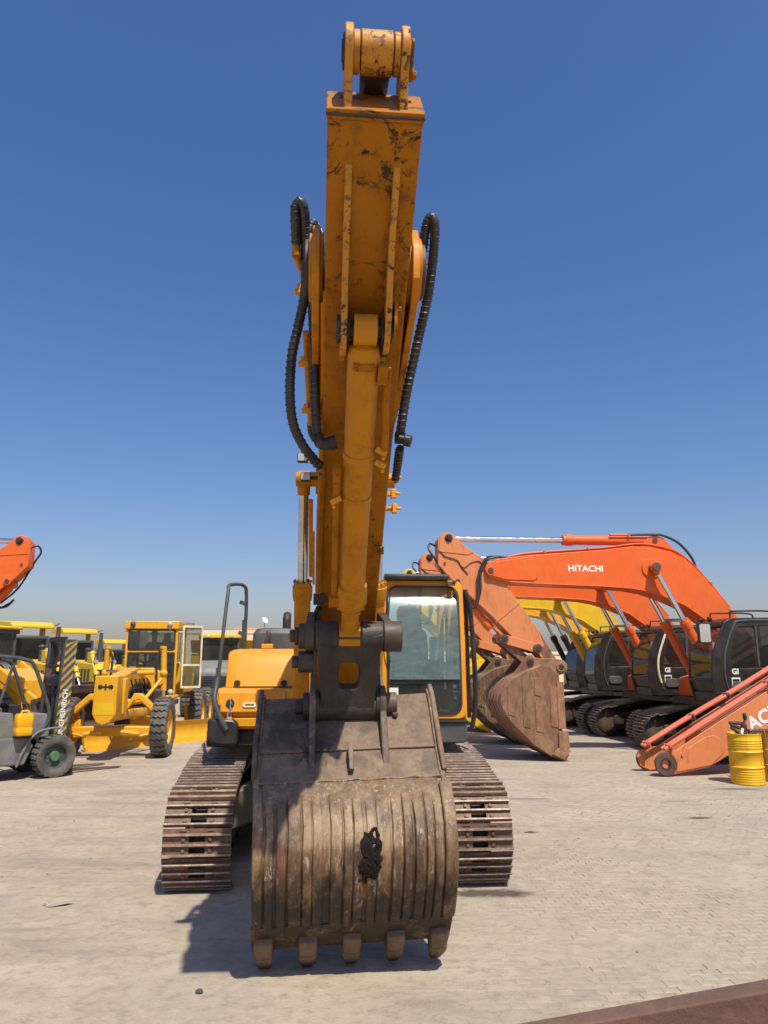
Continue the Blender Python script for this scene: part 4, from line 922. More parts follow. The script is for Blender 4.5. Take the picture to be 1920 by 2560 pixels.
# ------------------------------------------------------------------ excavators parked side by side (forward = local -Y)
F = lambda pts: [(-a, b) for a, b in pts]
shoe2_me = None
def row_excavator(label, loc, rz, body, armcol, bucketcol, group, name='excavator', text=None, cabkind='sleek', cylcol=None, shoes='children', boomcol=None, armdx=0.0, near_visible=True, stripe=False):
    global shoe2_me
    T = thing(name, label, 'excavator', loc, rz, group)
    cylcol = cylcol or body; boomcol = boomcol or body
    tp = track_path(-2.15, 2.15, .42, .44, .44, .46, [(-1.5,.97),(-.6,1.02),(.5,1.02),(1.4,1.0)])
    n = 48; _, TL = resample(tp, n)
    if shoe2_me is None: shoe2_me = shoe_mesh(.64, TL/n, [SHOE2, SHOE_EDGE], True)
    for sgn in (-1, 1):
        xc = 1.30*sgn
        track(T, xc, .64, tp, n, shoe2_me, LINK, shoes == 'children', [SHOE2, SHOE_EDGE])
        f = MB(); f.prism([(-2.0,.25),(-1.5,.18),(1.7,.18),(2.1,.28),(2.1,.62),(1.6,.78),(-1.3,.78),(-2.0,.6)], xc-.2, xc+.2); f.build('track_frame', LINK, T, .03)
        f = MB(); f.lathe([(-.15,.08),(-.15,.30),(-.10,.37),(.10,.37),(.15,.30),(.15,.08)], (xc,-2.15,.44), (1,0,0), 24); f.build('idler_wheel', PINSTEEL, T)
        f = MB(); f.lathe([(-.13,.1),(-.13,.38),(.13,.38),(.13,.1)], (xc,2.15,.46), (1,0,0), 20); f.build('sprocket', PINSTEEL, T)
    u = MB(); u.bb(-1.1,1.1,-.9,.9,.45,.9); u.cyl((0,0,.9),(0,0,1.15),.66,n=32); u.build('undercarriage_frame', LINK, T, .04)
    u = MB(); u.bb(-1.45,1.45,-1.55,2.6,1.12,1.30); u.build('deck', LINK, T, .02)
    u = MB(); u.prism([(-1.35,1.3),(-1.35,1.75),(-.9,1.9),(-.8,2.1),(2.0,2.15),(2.0,1.3)],-1.45,-.55); u.build('tool_box', body, T, .03)
    u = MB(); u.prism([(.55,1.3),(.55,2.12),(2.1,2.15),(2.1,1.3)],-.55,1.45); u.build('engine_housing', body, T, .04)
    u = MB(); u.loft([[Vector((x,y,z)) for x,z in rrect(0,1.72,2.9,1.15,.2)] for y in (2.0,2.8)]); u.build('counterweight', body if cabkind!='sleek' else DARK, T, .08)
    # cab on the left
    c = MB(); x0, x1 = .46, 1.48
    side = [(-2.02,1.28),(-2.12,1.75),(-2.06,2.35),(-1.72,3.05),(-1.55,3.14),(-.35,3.16),(-.22,3.08),(-.2,1.28)]
    hole = [(-1.95,1.50),(-2.02,1.80),(-1.96,2.33),(-1.66,2.95),(-1.52,3.02),(-.45,3.03),(-.33,2.96),(-.32,1.40)]
    def ringY(xa, xb, inner):
        c.ring([p for p in side], [p for p in inner], xa, xb)
    door = [(-1.62,2.02),(-1.64,2.1),(-1.60,2.33),(-1.45,2.86),(-1.36,2.95),(-.45,2.98),(-.34,2.92),(-.33,2.05)]
    ringY(x1-.05, x1, door); ringY(x0, x0+.05, door)
    c.prism([(-1.72,3.05),(-1.55,3.14),(-.35,3.16),(-.22,3.08)],x0+.02,x1-.02); c.prism([(-2.0,1.28),(-2.04,1.5),(-.2,1.5),(-.2,1.28)],x0+.02,x1-.02)
    c.bb(x0+.02,x1-.02,-.26,-.2,1.4,2.3)
    for xa in (x0+.01, x1-.06): c.prism([(-2.02,1.4),(-2.12,1.75),(-2.06,2.35),(-1.72,3.05),(-1.66,3.0),(-1.99,2.33),(-2.05,1.76),(-1.95,1.4)],xa,xa+.05)
    c.prism([(-1.72,3.05),(-1.78,2.95),(-1.72,2.95),(-1.66,3.04)],x0+.02,x1-.02); c.prism([(-2.115,1.80),(-2.125,1.74),(-2.06,1.74),(-2.06,1.80)],x0+.03,x1-.03)
    cab = c.build('cab', BLACKPAINT, T, .018, ang=40)
    w = MB(); w.loft([[Vector((x,y,z)) for y,z in ((-2.095,1.80),(-2.045,2.35),(-1.73,2.97))] for x in (x0+.07,x1-.07)],False,False); w.build('windshield', GLASS_CLR, cab)
    w = MB(); w.loft([[Vector((x,y,z)) for y,z in ((-2.00,1.50),(-2.09,1.74))] for x in (x0+.07,x1-.07)],False,False); w.build('lower_window', BLACKPAINT, cab)
    w = MB(); w.prism(door, x1-.03, x1-.022); w.build('side_window', GLASS_DARK, cab)
    w = MB(); w.bb(x1-.02,x1-.0,-.98,-.94,2.06,2.96); w.build('window_bar', DARK, cab)
    w = MB(); w.tube([(x1+.005,-1.70,1.45),(x1+.005,-1.80,1.8),(x1+.005,-1.76,2.35),(x1+.005,-1.50,2.96),(x1+.005,-1.3,3.08),(x1+.005,-.4,3.10)],.022,8,5); w.build('door_frame', DARK, cab)
    w = MB(); w.loft([[Vector((x1+t,y,z)) for y,z in [(-1.45+a,1.62+b) for a,b in rrect(0,0,.42-k,.24-k,.08)]] for t,k in ((.0,0),(.035,.03))]); w.build('door_recess', DARK, cab)
    s = MB(); s.loft([[Vector((.97+a,-.75+b,z)) for a,b in rrect(0,0,.5,.5,.08)] for z in (1.75,1.9)]); s.loft([[Vector((.97+a,-.5+b+.15*(z-1.9),z)) for a,b in rrect(0,0,.48,.14,.05)] for z in (1.9,2.55)]); s.build('seat', FILM, cab, .02)
    r = MB(); r.tube([(x1-.1,-1.5,3.13),(x1-.1,-1.48,3.28),(x1-.1,-1.4,3.30),(x1-.1,-.5,3.30),(x1-.1,-.4,3.14)],.02,8,4); r.tube([(x0+.1,-1.5,3.13),(x0+.1,-1.48,3.28),(x0+.1,-1.4,3.30),(x0+.1,-.5,3.30),(x0+.1,-.4,3.14)],.02,8,4); r.build('roof_rail', BLACKPAINT, cab)
    for x in (.62,1.0):
        r = MB(); r.box((x,-1.78,3.13),(.12,.07,.10),Matrix.Rotation(.3,3,'Y')); r.build('cab_lamp', BLACKPAINT, cab, .01)
    if near_visible:
        r = MB(); r.prism([(-2.18+a,2.80+b) for a,b in rrect(0,0,.30,.46,.05)], x1-.10,x1-.02,'x'); r.tube([(x1-.06,-2.0,2.6),(x1-.06,-2.1,2.7),(x1-.06,-2.15,2.8)],.012,6,3)
        mi_ = r.build('mirror_housing', BLACKPAINT, cab, .02)
        r = MB(); r.prism([(-2.18+a,2.80+b) for a,b in rrect(0,0,.25,.40,.04)], x1-.018,x1-.01,'x'); r.build('mirror_glass', MIRROR, mi_)
    if text:
        textpart('lettering', text[1], .17, WHITE, cab, basis((x1+.012,-1.56,1.95),(0,1,0),(0,0,1)), .006)
        q = MB(); q.ring([(-1.56+a,1.72+b) for a,b in rrect(0,0,.20,.21,.01,2)],[(-1.56+a,1.72+b) for a,b in rrect(0,.0,.165,.14,.01,2)],x1+.008,x1+.014); q.build('door_sticker', WHITE, cab)
        q = MB(); q.prism([(-1.56+a,1.70+b) for a,b in ((-.03,.03),(.05,.02),(.06,-.05),(.02,-.04),(.0,-.01))],x1+.009,x1+.013); q.build('door_sticker_figure', WHITE, cab)
    if stripe:
        q = MB(); q.tube([(x1+.02,-1.76,1.62),(x1+.02,-1.82,1.9),(x1+.02,-1.79,2.3),(x1+.02,-1.56,2.9)],.03,6,4); q.build('door_strip', plain('cream_strip',(.75,.7,.52),.5), cab)
    # boom
    bu = [(6.91,4.30),(6.86,4.42),(6.57,4.57),(5.78,4.67),(3.95,4.83),(3.22,4.93),(2.76,4.93),(2.21,4.82),(1.86,4.65),(1.43,4.24),(.71,3.35),(.1,2.45),(-.05,2.1),(.12,1.85),(.4,1.9)]
    bl = [(.75,2.40),(1.26,3.0),(1.96,3.50),(2.4,3.68),(2.84,3.82),(3.29,3.9),(4.01,3.94),(5.51,3.98),(6.38,4.02),(6.8,4.12)]
    b = MB(); b.prism(F(bu+bl), -.30, .30); boom = b.build('boom', boomcol, T, .012)
    for sx in (-1,1):
        q = MB(); q.prism(F([(6.86,4.28),(6.80,4.36),(6.60,4.50),(5.80,4.62),(5.66,4.58),(5.62,4.12),(5.72,4.06),(6.38,4.07),(6.76,4.16)]), sx*.302, sx*.322); q.build('reinforcing_plate', boomcol, boom, .008)
        q = MB(); q.cyl((sx*.29,-6.77,4.28),(sx*.335,-6.77,4.28),.115,n=22); q.cyl((sx*.335,-6.77,4.28),(sx*.35,-6.77,4.28),.07,n=18,mi=1); q.build('boom_tip_pin', [boomcol, PINSTEEL], boom, .006)
        q = MB(); q.bb(sx*.27,sx*.34,-6.7,-1.4,3.955,3.985) if False else q.tube([(sx*.31,-f,z) for f,z in [(6.3,4.02),(5.5,3.985),(4.0,3.945),(3.3,3.905),(2.84,3.83),(2.4,3.69),(1.96,3.51),(1.3,3.05)]],.016,6); q.build('lower_flange', boomcol, boom)
        hyd(T,'boom_cylinder',(sx*.48,-1.35,1.62),(sx*.48,-2.76,4.40),.55,.105,.062,cylcol,CHROME,.10,.13)
        q = MB(); q.cyl((sx*.30,-2.76,4.40),(sx*.60,-2.76,4.40),.085,n=20); q.cyl((sx*.30,-2.76,4.40),(sx*.335,-2.76,4.40),.24,n=26,mi=1); q.cyl((sx*.58,-2.76,4.40),(sx*.605,-2.76,4.40),.11,n=20); q.build('boom_cylinder_pin', [PINSTEEL, boomcol], T, .006)
    for k, (x, dz) in enumerate(((.22,.05),(.15,.05),(.08,.05),(-.15,.05))):
        q = MB(); q.tube([(x,-f,z+dz) for f,z in [(6.3,4.58),(5.78,4.68),(3.95,4.84),(3.22,4.94),(2.76,4.95),(2.21,4.85),(1.86,4.68),(1.43,4.27),(.75,3.42)]],.020,7,3); q.build('boom_pipe', boomcol, boom)
    for f,z in ((5.4,4.72),(4.3,4.82),(1.2,4.02)):
        q = MB(); q.box((.12,-f,z+.04),(.30,.05,.07)); q.build('pipe_clamp', boomcol, boom, .006)
    if text and text[0]:
        textpart('lettering', text[0], .205, WHITE, boom, basis((.3035,-4.42,4.36),(0,1,0),(0,0.06,1)), .006, .002, 1.1)
    # arm cylinder on top of the boom
    hyd(T,'arm_cylinder',(0,-2.52,5.12),(0,-7.75,5.07),.445,.115,.07,cylcol,CHROME,.10,.16)
    q = MB(); q.prism(F([(2.95,4.9),(2.68,5.2),(2.5,5.25),(2.3,5.18),(1.75,4.62),(2.2,4.8)]),.09,.13); q.prism(F([(2.95,4.9),(2.68,5.2),(2.5,5.25),(2.3,5.18),(1.75,4.62),(2.2,4.8)]),-.13,-.09); q.cyl((-.15,-2.52,5.12),(.15,-2.52,5.12),.07,n=16,mi=1); q.build('cylinder_bracket', [boomcol, PINSTEEL], boom, .006)
    q = MB(); q.tube([(.14,-3.2,5.24),(.14,-2.6,5.26),(.14,-2.3,5.24),(.14,-1.9,5.05),(.14,-1.6,4.70),(.14,-1.5,4.42)],.032,8,5); q.build('hydraulic_hose', HOSE, T)
    q = MB(); q.tube([(.14,-3.7,5.23),(.14,-3.2,5.24)],.03,8); q.box((.14,-3.2,5.24),(.07,.06,.07)); q.build('cylinder_pipe', cylcol, T)
    # arm
    ap = [(7.62,5.14),(7.75,5.20),(7.88,5.17),(8.0,5.02),(8.01,4.42),(7.70,4.07),(7.47,3.88),(6.74,3.21),(6.23,2.69),(5.74,2.44),(5.40,2.02),(5.24,1.94),(5.12,2.0),(5.16,2.16),(5.27,2.30),(5.67,2.97),(6.15,3.64),(6.40,4.0),(6.82,4.5),(6.99,4.63),(7.39,4.88)]
    a = MB(); a.prism(F(ap), -.22, .22); arm = a.build('arm', armcol, T, .012)
    q = MB(); q.prism(F([(5.12,2.02),(5.18,2.17),(5.29,2.32),(5.62,2.88),(5.50,2.56),(5.62,2.45),(5.42,2.05),(5.24,1.95)]),-.226,.226); q.build('arm_tip_plate', bucketcol, arm, .006)
    for sx in (-1,1):
        q = MB(); q.cyl((sx*.2,-7.75,5.05),(sx*.25,-7.75,5.05),.10,n=8); q.cyl((sx*.25,-7.75,5.05),(sx*.29,-7.75,5.05),.055,n=8); q.build('arm_pin', BLACKPAINT, arm, .006)
    for sx in (-1,1):
        q = MB(); q.prism(F([(7.66,5.10),(7.80,5.14),(7.97,5.0),(7.985,4.72),(7.30,4.66),(7.14,4.72)]), sx*.221, sx*.234); q.build('reinforcing_plate', armcol, arm, .006)
        q = MB(); q.cyl((sx*.2,-7.55,4.02),(sx*.255,-7.55,4.02),.095,n=20); q.cyl((sx*.255,-7.55,4.02),(sx*.27,-7.55,4.02),.06,n=18,mi=1); q.build('cylinder_pin', [armcol, PINSTEEL], arm, .006)
        q = MB(); q.cyl((sx*.22,-7.85,4.45),(sx*.245,-7.85,4.45),.03,n=8); q.build('grease_nipple', PINSTEEL, arm)
    q = MB(); q.box((.228,-6.3,3.35),(.012,.02,.9),Matrix.Rotation(rad(-52),3,'X')); q.build('weld_seam', armcol, arm)
    pU, pI, pL, pA = (6.50,2.69), (5.70,2.47), (5.91,2.17), (5.19,2.05)
    hyd(T,'bucket_cylinder',(0,-7.62,3.95),(0,-pU[0],pU[1]),.80,.095,.06,cylcol,CHROME,.09,.14)
    for sx in (-1,1):
        def link(A_, B_, r_, x_a, x_b, nm, mt):
            d = Vector((B_[0]-A_[0],B_[1]-A_[1])); l_ = d.length; d.normalize(); nn = Vector((-d.y,d.x)); q = MB()
            q.prism(F([(A_[0]+d.x*s+nn.x*t, A_[1]+d.y*s+nn.y*t) for s,t in [(-r_*math.cos(rad(w)),r_*math.sin(rad(w))) for w in range(-90,91,30)]+[(l_+r_*math.cos(rad(w)),r_*math.sin(rad(w))) for w in range(90,-91,-30)]]), sx*x_a, sx*x_b)
            q.build(nm, mt, T, .008)
        link(pU, pI, .105, .245, .30, 'side_link', armcol)
        link(pU, pL, .105, .12, .21, 'bucket_link', bucketcol)
        for pp, xx in ((pU,.36),(pI,.36),(pL,.43),(pA,.43)):
            q = MB(); q.cyl((sx*.1,-pp[0],pp[1]),(sx*xx,-pp[0],pp[1]),.105 if pp is not pL else .085,n=22); q.cyl((sx*xx,-pp[0],pp[1]),(sx*(xx+.012),-pp[0],pp[1]),.065,n=18,mi=1); q.build('link_pin', [bucketcol if pp in (pA,) else PINSTEEL, LINK], T, .008)
    # bucket
    bo = [(5.37,1.86),(5.59,2.06),(5.76,2.08)] + [tuple(v) for v in catmull([(6.17,1.94),(6.50,1.74),(6.70,1.50),(6.74,1.28),(6.62,1.02),(6.36,.70),(6.0,.36)],4)] + [(5.6,.10),(5.30,.0)]
    ob = F(bo); inn = [tuple(v) for v in offset_poly(ob, .03)] ; s = MB()
    s.loft([[Vector((x,*p)) for p in ob]+[Vector((x,*p)) for p in inn[::-1]] for x in (-.72,-.36,0,.36,.72)]); bk = s.build('bucket', bucketcol, T, ang=30)
    edge = [(5.27,.26),(5.27,.58),(5.35,.68),(5.34,1.31)]
    for sx in (-1,1):
        q = MB(); q.prism(F(bo[1:]+[(5.22,.14)]+edge+[bo[0]]), sx*.715, sx*.745); q.build('side_plate', bucketcol, bk, .006)
        for (xa,xb,za,zb) in ((6.42,6.58,.98,1.62),(6.08,6.24,.72,1.72),(5.78,5.95,.62,1.30),(5.80,5.95,1.40,1.80),(5.44,5.60,.72,1.62)):
            q = MB(); q.prism(F([(xa,za),(xb,za+.04),(xb,zb),(xa,zb)]), sx*.745, sx*.760); q.build('wear_plate', bucketcol, bk, .004)
        q = MB(); q.prism(F([(5.27,.70),(5.44,.70),(5.44,1.72),(5.28,1.72)]), sx*.745, sx*.775)
        q.build('side_cutter', bucketcol, bk, .006)
        q = MB(); q.prism(F([(5.20,.30),(5.22,.62),(5.45,.66),(5.45,.30),(5.30,.20)]), sx*.745, sx*.79); q.build('corner_guard', bucketcol, bk, .01)
        q = MB(); q.prism(F([(5.18,.24),(5.45,.30),(5.62,.16),(5.35,.04)]), sx*.745, sx*.785); q.build('lip_guard', bucketcol, bk, .008)
        ear = [(6.40,1.72),(6.28,1.95)] + [(pL[0]+.15*math.cos(rad(w)),pL[1]+.15*math.sin(rad(w))) for w in (20,50,80,110,140)] + [(5.6,2.24),(5.35,2.25)] + [(pA[0]+.17*math.cos(rad(w)),pA[1]+.17*math.sin(rad(w))) for w in (90,120,150,180,210,240)] + [(5.3,1.84),(5.6,2.0),(6.1,1.9)]
        q = MB(); q.prism(F(ear), sx*.33, sx*.39); q.build('bucket_ear', bucketcol, bk, .012)
    for k in range(5):
        x = -.66+.33*k; q = MB(); q.loft([[Vector((x+a_,-(5.42-.24*t)+b_*.25,.085-.11*t+b_)) for a_,b_ in rrect(0,0,.12-.06*t,.10-.07*t,.015,2)] for t in (0,.45,1)]); q.build('tooth', bucketcol, bk, .004)
    for k in range(5):
        x = -.5+.25*k; ep = ob[6:24]; o1 = offset_poly(ep,-.022); o0 = offset_poly(ep,-.0)
        q = MB(); q.prism([tuple(v) for v in o1]+[tuple(v) for v in o0[::-1]], x-.05, x+.05); q.build('wear_strip', bucketcol, bk, .004)
    # hoses from boom tip to arm, thin lines on the arm side
    q = MB(); q.tube([(.2,-6.35,4.60),(.24,-6.6,4.62),(.26,-6.85,4.52),(.27,-7.0,4.2),(.27,-7.02,3.8),(.26,-7.15,3.45),(.24,-7.4,3.42),(.2,-7.6,3.6)],.030,8,6); q.build('hydraulic_hose', HOSE, T)
    q = MB(); q.tube([(.1,-6.35,4.60),(.14,-6.6,4.64),(.30,-6.88,4.56),(.31,-7.06,4.2),(.31,-7.08,3.75),(.30,-7.2,3.4),(.2,-7.5,3.5)],.026,8,6); q.build('hydraulic_hose', HOSE, T)
    q = MB(); q.tube([(.235,-8.0,4.75),(.235,-7.8,4.60),(.235,-7.55,4.52),(.235,-7.45,4.35),(.235,-7.3,4.2)],.012,6,5); q.build('grease_line', HOSE, T)
    q = MB(); q.tube([(.235,-7.9,4.62),(.235,-7.6,4.55),(.235,-7.4,4.35),(.235,-7.2,4.48),(.235,-7.0,4.50),(.235,-6.92,4.3)],.010,6,5); q.build('grease_line', HOSE, T)
    q = MB(); q.tube([(-.1,-8.0,4.9),(-.05,-8.15,4.95),(.05,-8.2,4.8),(.1,-8.05,4.55),(.15,-7.7,3.9),(.15,-7.3,3.5)],.025,7,5); q.build('hydraulic_hose', HOSE, T)
    return T
PH = rad(7-90)
RG = 'excavators parked side by side on the right'
row_excavator('nearest orange excavator on the right with white lettering on its boom and brown bucket lowered', (9.2,18.55,0), PH, ORANGE, ORANGE_OLD, BUCKET2, RG, text=('HITACHI','GI'))
row_excavator('second orange excavator from the drums, its cab between two orange booms', (8.95,21.9,0), PH, ORANGE, ORANGE_OLD, BUCKET, RG, text=('HITACHI','GI'), near_visible=False, stripe=True)
row_excavator('bright yellow excavator behind the second orange excavator', (8.55,25.25,0), rad(4.5-90), YELLOW, YELLOW, YELLOW, RG, cabkind='boxy', shoes='children', near_visible=False)
row_excavator('deep yellow excavator with black boom cylinders, farthest in the right row', (8.7,28.9,0), rad(10-90), GOLD, GOLD, LINK, RG, cabkind='boxy', cylcol=BLACKPAINT, shoes='stuff', near_visible=False)
row_excavator('bright orange excavator at the left edge with its arm elbow high in the sky', (-16.95,17.8,0.12), rad(97), ORANGE, ORANGE, BUCKET2, None, shoes='stuff', near_visible=False)

# ------------------------------------------------------------------ boom lying on the ground, drums, beam
LB = thing('loose_boom', 'detached faded orange boom lying on the ground behind the yellow drums', 'boom', (5.42,14.95,0), rad(7))
# local x along the boom, y away from camera, z up
sl = math.tan(rad(21))
ct = lambda x: .33 + sl*x
def lbp(pts): return pts
prof_l = [(-.22,.30),(-.16,.10),(.05,.02),(.9,.16),(1.25,.34),(1.7,.55),(2.6,.95),(4.2,1.55),(4.4,1.9),(4.2,2.62),(3.2,2.1),(2.2,1.56),(1.4,1.13),(.87,.84),(.26,.49),(.05,.46),(-.16,.40)]
b = MB(); b.prism(prof_l, .0, .035, 'y'); b.prism(prof_l, .72, .755, 'y')
b.prism([(.9,.18),(1.7,.57),(2.6,.97),(4.2,1.57),(4.38,1.9),(4.18,2.60),(3.2,2.08),(2.2,1.54),(1.4,1.11),(.87,.82)], .035, .72, 'y')
lbm = b.build('boom_box', ORANGE_OLD, LB, .008)
for y0,y1 in ((-.05,.0),(.755,.79)):
    b = MB(); b.ring(circ(0,.24,.22,28), circ(0,.24,.115,28), y0, y1,'y'); b.build('pin_boss', PINSTEEL, LB, .006)
b = MB(); b.ring(circ(0,.24,.12,28), circ(0,.24,.085,28), -.055, .2,'y'); b.build('bushing', LINK, LB, .003)
b = MB(); b.prism([(.2,.08),(.95,.20),(1.22,.42),(1.2,.66),(1.05,.76),(.85,.72),(.3,.42)], -.016, -.0005,'y'); b.build('reinforcing_plate', ORANGE_OLD, LB, .01)
for y in (-.02,.10,.55,.66):
    b = MB(); up = 0
    b.tube([(.0,y,.50),(.55,y,.80),(1.2,y,1.16),(2.2,y,1.70),(4.2,y,2.8)] if y < .3 else [(-.14,y,.51),(.55,y,.88),(1.2,y,1.22),(2.2,y,1.73),(4.2,y,2.82)],.038,10,4); b.build('hydraulic_pipe', RED_PIPE, LB)
for x,z,y0,y1 in ((.12,.46,-.08,.16),(.95,.98,.5,.72),(1.75,1.40,.5,.72),(2.3,1.66,-.08,.16),(-.05,.46,.5,.72)):
    b = MB(); b.box((x,(y0+y1)/2,z+.08),(.06,y1-y0,.12),Matrix.Rotation(-.45,3,'Y')); b.cyl((x,y0,z+.08),(x,y0-.03,z+.08),.018,n=6); b.build('pipe_clamp', PINSTEEL if x in (.95,1.75) else RED_PIPE, LB, .006)
b = MB(); b.box((.40,-.03,.48),(.05,.03,.24),Matrix.Rotation(.5,3,'Y')); b.build('bracket_tab', ORANGE_OLD, LB, .004)
d_ = Vector((math.cos(rad(25.5)),0,math.sin(rad(25.5))))
textpart('lettering','ACHI',.36,WHITE,LB,basis((2.2,-.003,1.11),d_,(-d_.z,0,d_.x)),.012,.002,1.05)
b = MB(); b.bb(3.6,4.0,.1,.6,-.02,1.35); b.build('support_block', PINSTEEL, LB, .02)

def drum(label, loc, rz):
    T = thing('oil_drum', label, 'drum', loc, rz, 'yellow drums at the right edge')
    p = [(0,.278),(.012,.290),(.03,.287),(.05,.284)]
    zz = .05
    for z0, amp, n_ in ((.07,.006,5),(.30,.016,1),(.36,.0,1),(.57,.016,1),(.64,.008,4)):
        step = .042
        for k in range(n_):
            z = z0 + k*step
            for t, r in ((-.015,0),(-.008,amp*.7),(0,amp),(.008,amp*.7),(.015,0)): p.append((z+t,.284+r))
    p += [(.84,.284),(.862,.287),(.872,.294),(.882,.292),(.884,.282),(.87,.276),(.862,.272)]
    b = MB(); b.lathe(p, (0,0,0), (0,0,1), 40, 0, False); b.build('shell', DRUM, T, ang=60)
    b = MB(); b.cyl((0,0,.845),(0,0,.862),.275,n=40); b.build('lid', DRUM, T)
    b = MB(); b.cyl((.0,.17,.86),(0,.17,.875),.04,n=16); b.build('bung', LINK, T)
    b = MB(); b.cyl((0,0,.004),(0,0,.02),.279,n=40); b.build('base', DRUM, T)
    return T
drum('yellow ribbed steel drum with black plastic arms lying on its lid', (6.60,14.12,0), .3)
drum('yellow ribbed steel drum cut off by the right edge of the picture', (7.36,14.42,0), 1.2)
T = thing('lever_bracket', 'black plastic lever and bracket arms lying on top of the yellow drum', 'lever', (6.60,14.12,.866), 0)
b = MB(); b.tube([(-.26,-.02,.20),(-.05,-.04,.19),(.03,-.03,.16)],.03,8,4); b.build('upper_arm', BLACK, T)
b = MB(); b.tube([(-.25,-.06,.17),(-.1,-.08,.11),(.0,-.05,.10)],.03,8,4); b.build('lower_arm', BLACK, T)
b = MB(); b.tube([(-.27,-.1,.13),(-.17,-.12,.05),(-.12,-.12,.03)],.028,8,4); b.build('foot_arm', BLACK, T)
b = MB(); b.loft([[Vector((.0+a,-.03+b_,z)) for a,b_ in rrect(0,0,.09,.09,.02)] for z in (.0,.17)]); b.build('body', BLACK, T, .01)
b = MB(); b.tube([(.0,-.03,.16),(.02,-.03,.24)],.02,8); b.sphere((.035,-.03,.31),.05,12,8,(.75,.75,1.5)); b.build('knob', BLACK, T)
b = MB(); b.box((.12,-.08,.045),(.13,.09,.08)); b.build('switch_box', plain('silver_black',(.10,.10,.10),.3,.4,var=.8,scale=25), T, .01)
b = MB(); b.box((-.07,-.10,.06),(.05,.02,.10),Matrix.Rotation(.3,3,'Y')); b.build('white_tab', WHITE, T, .004)
w = MB(); w.tube([(6.72,13.98,.90),(6.78,13.87,.90),(6.80,13.83,.80),(6.79,13.82,.55),(6.82,13.82,.3),(6.86,13.86,.02)],.006,6,6); tag(w.build('wire', BLACK), 'thin black wire hanging down the front of the yellow drum', 'wire')
w = MB(); w.tube([(6.74,14.02,.92),(6.88,13.96,.98),(6.93,13.97,.75),(6.97,14.0,.5),(7.05,14.0,.42),(7.1,14.05,.1)],.005,6,6); tag(w.build('wire', plain('tan_wire',(.4,.3,.12),.5)), 'thin tan wire looping between the two yellow drums', 'wire')
w = MB(); w.bb(6.85,7.75,14.22,14.62,.886,.915); tag(w.build('board', BLACK, None, .006), 'flat black board laid across the drum at the right edge', 'board')

bm_ = thing('steel_beam', 'rusty steel beam crossing the bottom right corner close to the camera', 'beam', (0,0,0))
A_ = Vector((-.5,1.62,1.325)); B_ = Vector((2.2,1.58,1.775)); dv = (B_-A_).normalized(); up_ = Vector((0,0,1)); up_ = (up_-dv*up_.dot(dv)).normalized(); sd = dv.cross(up_)
def bquad(p, w, h_): return [p + sd*a + up_*b for a,b in ((-w/2,-h_),(w/2,-h_),(w/2,0),(-w/2,0))]
b = MB(); b.loft([bquad(A_,.05,.16),bquad(B_,.05,.16)]); b.build('web', BEAM, bm_, .004)
b = MB(); b.loft([[p+sd*.05 for p in bquad(A_-up_*.15,.06,.012)],[p+sd*.05 for p in bquad(B_-up_*.15,.06,.012)]]); b.build('flange', BEAM, bm_, .002)
for t in (-.2,2.5):
    p = A_+dv*t; b = MB(); b.bb(p.x-.04,p.x+.04,p.y-.03,p.y+.03,0,p.z-.17); b.build('post', BEAM, bm_, .004)
# ------------------------------------------------------------------ wheels
def wheel(parent, c, R_, W_, rimmat, n=26, dish=1, lug=.035, hub=None):
    """tyre on axis x centred at c"""
    c = Vector(c); t = MB(); rr = R_*.58
    t.lathe([(-W_*.40,rr),(-W_*.47,rr*1.12),(-W_*.5,R_*.80),(-W_*.46,R_*.93),(-W_*.38,R_-lug),(0,R_-lug*.8),(W_*.38,R_-lug),(W_*.46,R_*.93),(W_*.5,R_*.80),(W_*.47,rr*1.12),(W_*.40,rr)], c, (1,0,0), 40, 0, False)
    for k in range(n):
        a = 2*math.pi*k/n
        for sx in (-1,1):
            pts = []
            for x, da in ((.0,0),(.16,.05),(.30,-.01),(.47,.06)):
                pts.append((sx*x*W_, a + da + (0 if sx>0 else .0)))
            w_ = 2*math.pi/n*.33; ring = []
            for (x, aa) in pts:
                edge = abs(x)/W_
                ro = R_ if edge < .4 else R_*.945; ri = R_-lug*1.3 if edge<.4 else R_*.90
                ring.append([c+Vector((x, q*math.cos(b), q*math.sin(b))) for q,b in ((ri,aa-w_),(ro,aa-w_*.8),(ro,aa+w_*.8),(ri,aa+w_))])
            t.loft(ring)
    ty = t.build('tyre', TYRE, parent, ang=45)
    r = MB(); r.lathe([(-W_*.42,rr*1.03),(-W_*.40,rr*1.06),(-W_*.36,rr*.94),(-W_*.10,rr*.86),(-W_*.08,rr*.3),(W_*.08,rr*.3),(W_*.10,rr*.86),(W_*.36,rr*.94),(W_*.40,rr*1.06),(W_*.42,rr*1.03)], c, (1,0,0), 32, 0, False)
    rim = r.build('rim', rimmat, ty, ang=35)
    h = MB(); h.lathe([(-W_*.34,.02),(-W_*.34,rr*.36),(-W_*.2,rr*.42),(W_*.2,rr*.42),(W_*.34,rr*.36),(W_*.34,.02)], c, (1,0,0), 24)
    h.lathe([(-W_*.02,rr*.88),(W_*.02,rr*.88)], c, (1,0,0), 24)
    for k in range(10):
        a = 2*math.pi*k/10
        for sx in (-1,1): q = c+Vector((sx*W_*.02, rr*.62*math.cos(a), rr*.62*math.sin(a))); h.cyl(q, q+Vector((sx*.03,0,0)),.016,n=6)
    h.build('hub', hub or rimmat, ty)
    return ty
